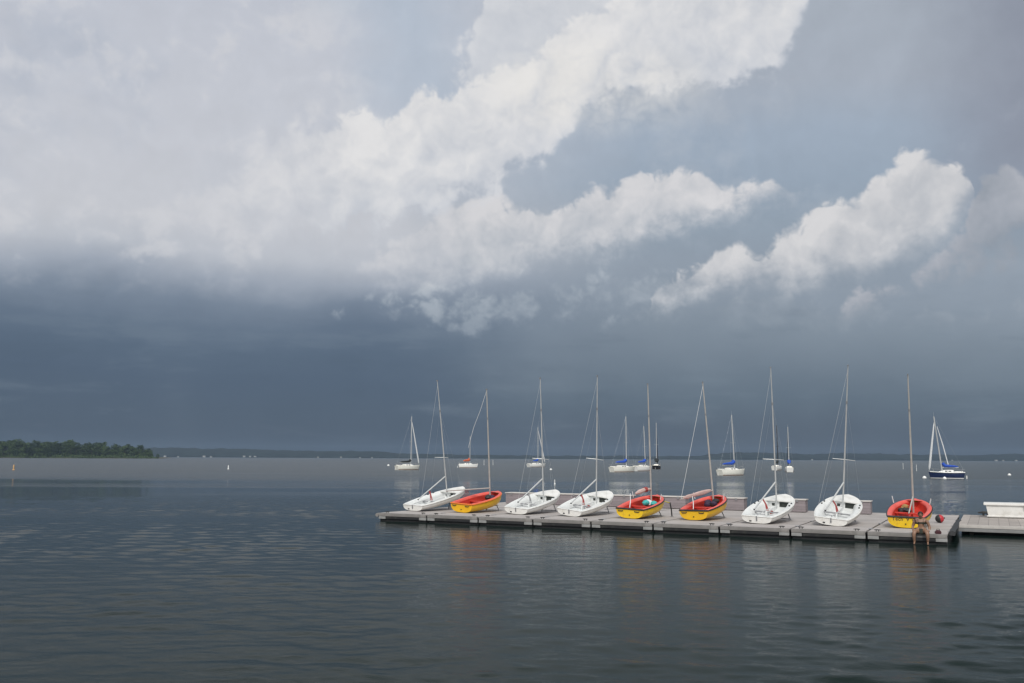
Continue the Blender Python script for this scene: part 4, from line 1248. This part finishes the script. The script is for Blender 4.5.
# ------------------------------------------------------------------ buoys
def buoy(name, label, x, y, r, m, tall=False, group=None):
    t = thing(name, label, 'buoy', (x, y, 0), group)
    if tall:
        MB().lathe([(r, -.3), (r, .9 * tall), (r * .7, tall), (.01, tall + .05)], 12).build('spar', m, t)
        MB().lathe([(r * 1.8, -.15), (r * 2.0, .05), (r * 1.05, .18)], 12).build('collar', m, t)
    else:
        MB().lathe([(.01, -r * .5), (r * .8, -r * .4), (r, 0), (r * .95, r * .5), (r * .6, r * .95), (r * .2, r * 1.15), (.01, r * 1.2)], 14).build('float', m, t)
        MB().tube([(0, 0, r * 1.1), (0, 0, r * 1.45)], r * .12, 6).build('ring_post', GREYMETAL, t)
    return t
buoy('mooring_ball', 'white mooring ball between two masts left of the blue-covered trio', 11.2, 263.6, .38, BUOYW)
buoy('mooring_ball', 'lone white mooring ball at the far right, beyond the navy sailboat', 110.4, 206, .36, BUOYW)
buoy('mooring_ball', 'white mooring ball off the bow of the navy sailboat', 75.1, 169, .36, BUOYW)
buoy('mooring_ball', 'white mooring ball close in front of the navy hull', 76.2, 163.5, .34, BUOYW)
buoy('mooring_ball', 'tiny white mooring ball left of the black-covered sailboat', -49.3, 372, .5, BUOYW)
buoy('marker_buoy', 'orange marker buoy in front of the wooded far shore', -116.7, 217.8, .16, BUOYO, 1.2)
buoy('spar_buoy', 'thin white spar buoy standing alone in the open water, left half', -75.9, 249, .13, BUOYW, 1.0)
sl = ['small pale spar buoy just right of the deep yellow dinghy mast', 'pale spar buoy left of the rightmost dinghy mast, out on the lake', 'pale spar buoy right of the rightmost dinghy mast, out on the lake',
      'small pale spar buoy left of the deep yellow dinghy mast', 'thin white spar buoy near the dock, right of the third mast']
for i, (x, y, r, h) in enumerate(((-8.8, 442, .08, 2.4), (143.9, 341, .06, 2.2), (122.6, 281, .05, 1.9), (-13, 440, .08, 2.4), (5.6, 120, .05, .55))):
    buoy('spar_buoy', sl[i], x, y, r, BUOYW, h)


# ------------------------------------------------------------------ the seated person
def build_person():
    F = -E2; Rt = Vector((F.y, -F.x, 0))          # facing the open water in front of the dock; Rt = their right
    base = dk(26.22, .10, DZ)
    M = Matrix(((F.x, -Rt.x, 0, base.x), (F.y, -Rt.y, 0, base.y), (0, 0, 1, base.z), (0, 0, 0, 1)))
    t = thing('person', 'seated person in dark swimwear dangling bare legs over the dock edge', 'person', matrix=M)
    # local: +x forward, +y their left, z up from the deck
    V = []; E = []; R = []
    def add(p, r, par=None):
        V.append(p); R.append(r if isinstance(r, tuple) else (r, r))
        if par is not None: E.append((par, len(V) - 1))
        return len(V) - 1
    pel = add((0, 0, .11), (.19, .15))
    wa = add((.0, 0, .26), (.16, .12), pel)
    ch = add((-.01, 0, .42), (.19, .135), wa)
    sh = add((.0, 0, .53), (.16, .11), ch)
    nk = add((.03, 0, .60), .06, sh)
    hd0 = add((.055, 0, .66), (.075, .085), nk)
    hd1 = add((.065, 0, .75), (.082, .098), hd0)
    hd2 = add((.05, 0, .815), (.06, .07), hd1)
    hands = []
    for s in (1, -1):
        hp = add((.06, s * .12, .10), .12, pel)
        kn = add((.43, s * .24, .085), .085, hp)
        cf = add((.45, s * .25, -.07), .074, kn)
        an = add((.42, s * .24, -.28), .045, cf)
        hl = add((.43, s * .24, -.32), .034, an)
        add((.54, s * .25, -.365), .028, hl)
        so = add((.0, s * .205, .52), .075, sh)
        el = add((.0, s * .31, .27), .055, so)
        wr = add((.16, s * .29, .115), .036, el)
        pa = add((.215, s * .28, .145), (.040, .022), wr)
        hands.append((s, Vector(V[pa])))
    me = bpy.data.meshes.new('body'); me.from_pydata(V, E, [])
    o = bpy.data.objects.new('body', me); COL.objects.link(o)
    sk = o.modifiers.new('skin', 'SKIN'); sk.use_smooth_shade = True
    for i, r in enumerate(R): me.skin_vertices[0].data[i].radius = r
    me.skin_vertices[0].data[0].use_root = True
    ss = o.modifiers.new('sub', 'SUBSURF'); ss.levels = 2; ss.render_levels = 2
    bpy.context.view_layer.update()
    dg = bpy.context.evaluated_depsgraph_get()
    bm = bmesh.new(); bm.from_mesh(o.evaluated_get(dg).to_mesh())
    bpy.data.objects.remove(o)
    # fingers, thumbs, nose, ears and toes grow into the same mesh
    ex = MB()
    for s, p in hands:
        for k, (dy, ln) in enumerate(((-.026, .062), (-.009, .072), (.009, .068), (.026, .052))):
            a = p + Vector((.015, dy, .0)); b = a + Vector((ln * .55, 0, .002)); c = b + Vector((ln * .45, 0, -.025))
            ex.tube([a, b, c], [.0095, .009, .006], 6)
        a = p + Vector((-.015, -s * .025, .0)); ex.tube([a, a + Vector((.03, -s * .03, .0)), a + Vector((.055, -s * .035, -.012))], [.011, .010, .006], 6)
    ex.tube([(.155, 0, .755), (.172, 0, .725), (.168, 0, .715)], [.010, .017, .012], 6)
    for s in (1, -1):
        ex.tube([(.06, s * .078, .765), (.055, s * .095, .75), (.06, s * .085, .715)], [.012, .016, .010], 6)
        for k in range(5):
            ex.tube([(.55, s * .25 + (k - 2) * .013, -.367), (.585, s * .25 + (k - 2) * .014, -.372)], [.010, .007], 5)
    m2 = bpy.data.meshes.new('x'); m2.from_pydata([tuple(p) for p in ex.v], [], ex.f)
    bm.from_mesh(m2)
    bmesh.ops.recalc_face_normals(bm, faces=bm.faces)
    mesh = bpy.data.meshes.new('body'); bm.to_mesh(mesh); bm.free()
    mesh.polygons.foreach_set('use_smooth', [True] * len(mesh.polygons)); mesh.materials.append(SKIN)
    b = bpy.data.objects.new('body', mesh); COL.objects.link(b); b.parent = t
    # hair: cap, sides and a loose tail
    h = MB(); rings = []
    for u in range(8):
        a = pi * (.05 + .80 * u / 7)
        rings.append([(.035 + .115 * sin(a) * cos(q) * (.80 if cos(q) > .2 and u > 3 else 1.0), .102 * sin(a) * sin(q), .765 + .112 * cos(a)) for q in [2 * pi * k / 16 for k in range(16)]])
    for r in rings[4:]:
        for k in range(16):
            q = 2 * pi * k / 16
            if cos(q) > .45: r[k] = (.06, r[k][1] * .5, r[k][2] + .02)
    h.loft(rings)
    h.tube([(-.05, 0, .74), (-.085, .0, .62), (-.09, .01, .50)], [.075, .06, .02], 8)
    h.build('hair', HAIR, t)
    for s in (1, -1):
        MB().lathe([(.001, -.012), (.010, -.006), (.012, 0), (.010, .006), (.001, .012)], 8, (.146, s * .032, .768)).build('eye', BLACK, t)
    MB().tube([(.150, -.024, .690), (.156, 0, .688), (.150, .024, .690)], [.005, .008, .005], 6).build('mouth', mat('lips', (0.22, .06, .05), .5), t)
    # swimwear: rings a little outside the torso
    def band(name, rows):
        m = MB()
        m.loft([[(cx + rx * cos(q), ry * sin(q), z) for q in [2 * pi * k / 20 for k in range(20)]] for cx, rx, ry, z in rows], cap0=False, cap1=False)
        return m.build(name, BIKINI, t)
    top = band('swim_top', [(-.01, .155, .205, .375), (.0, .165, .208, .41), (.0, .158, .205, .455)])
    for s in (1, -1):
        MB().tube([(.135, s * .09, .45), (.10, s * .10, .55), (-.03, s * .095, .61), (-.12, s * .07, .48)], .010, 5).build('strap', BIKINI, top)
    band('swim_bottom', [(.02, .20, .215, .02), (.0, .205, .235, .10), (-.0, .185, .215, .17), (-.0, .165, .19, .205)])
    MB().tube([(.155, .288 + .042 * cos(q), .118 + .042 * sin(q)) for q in [2 * pi * k / 12 for k in range(13)]], .010, 5).build('wristband', ROPE_WHITE, t)

build_person()
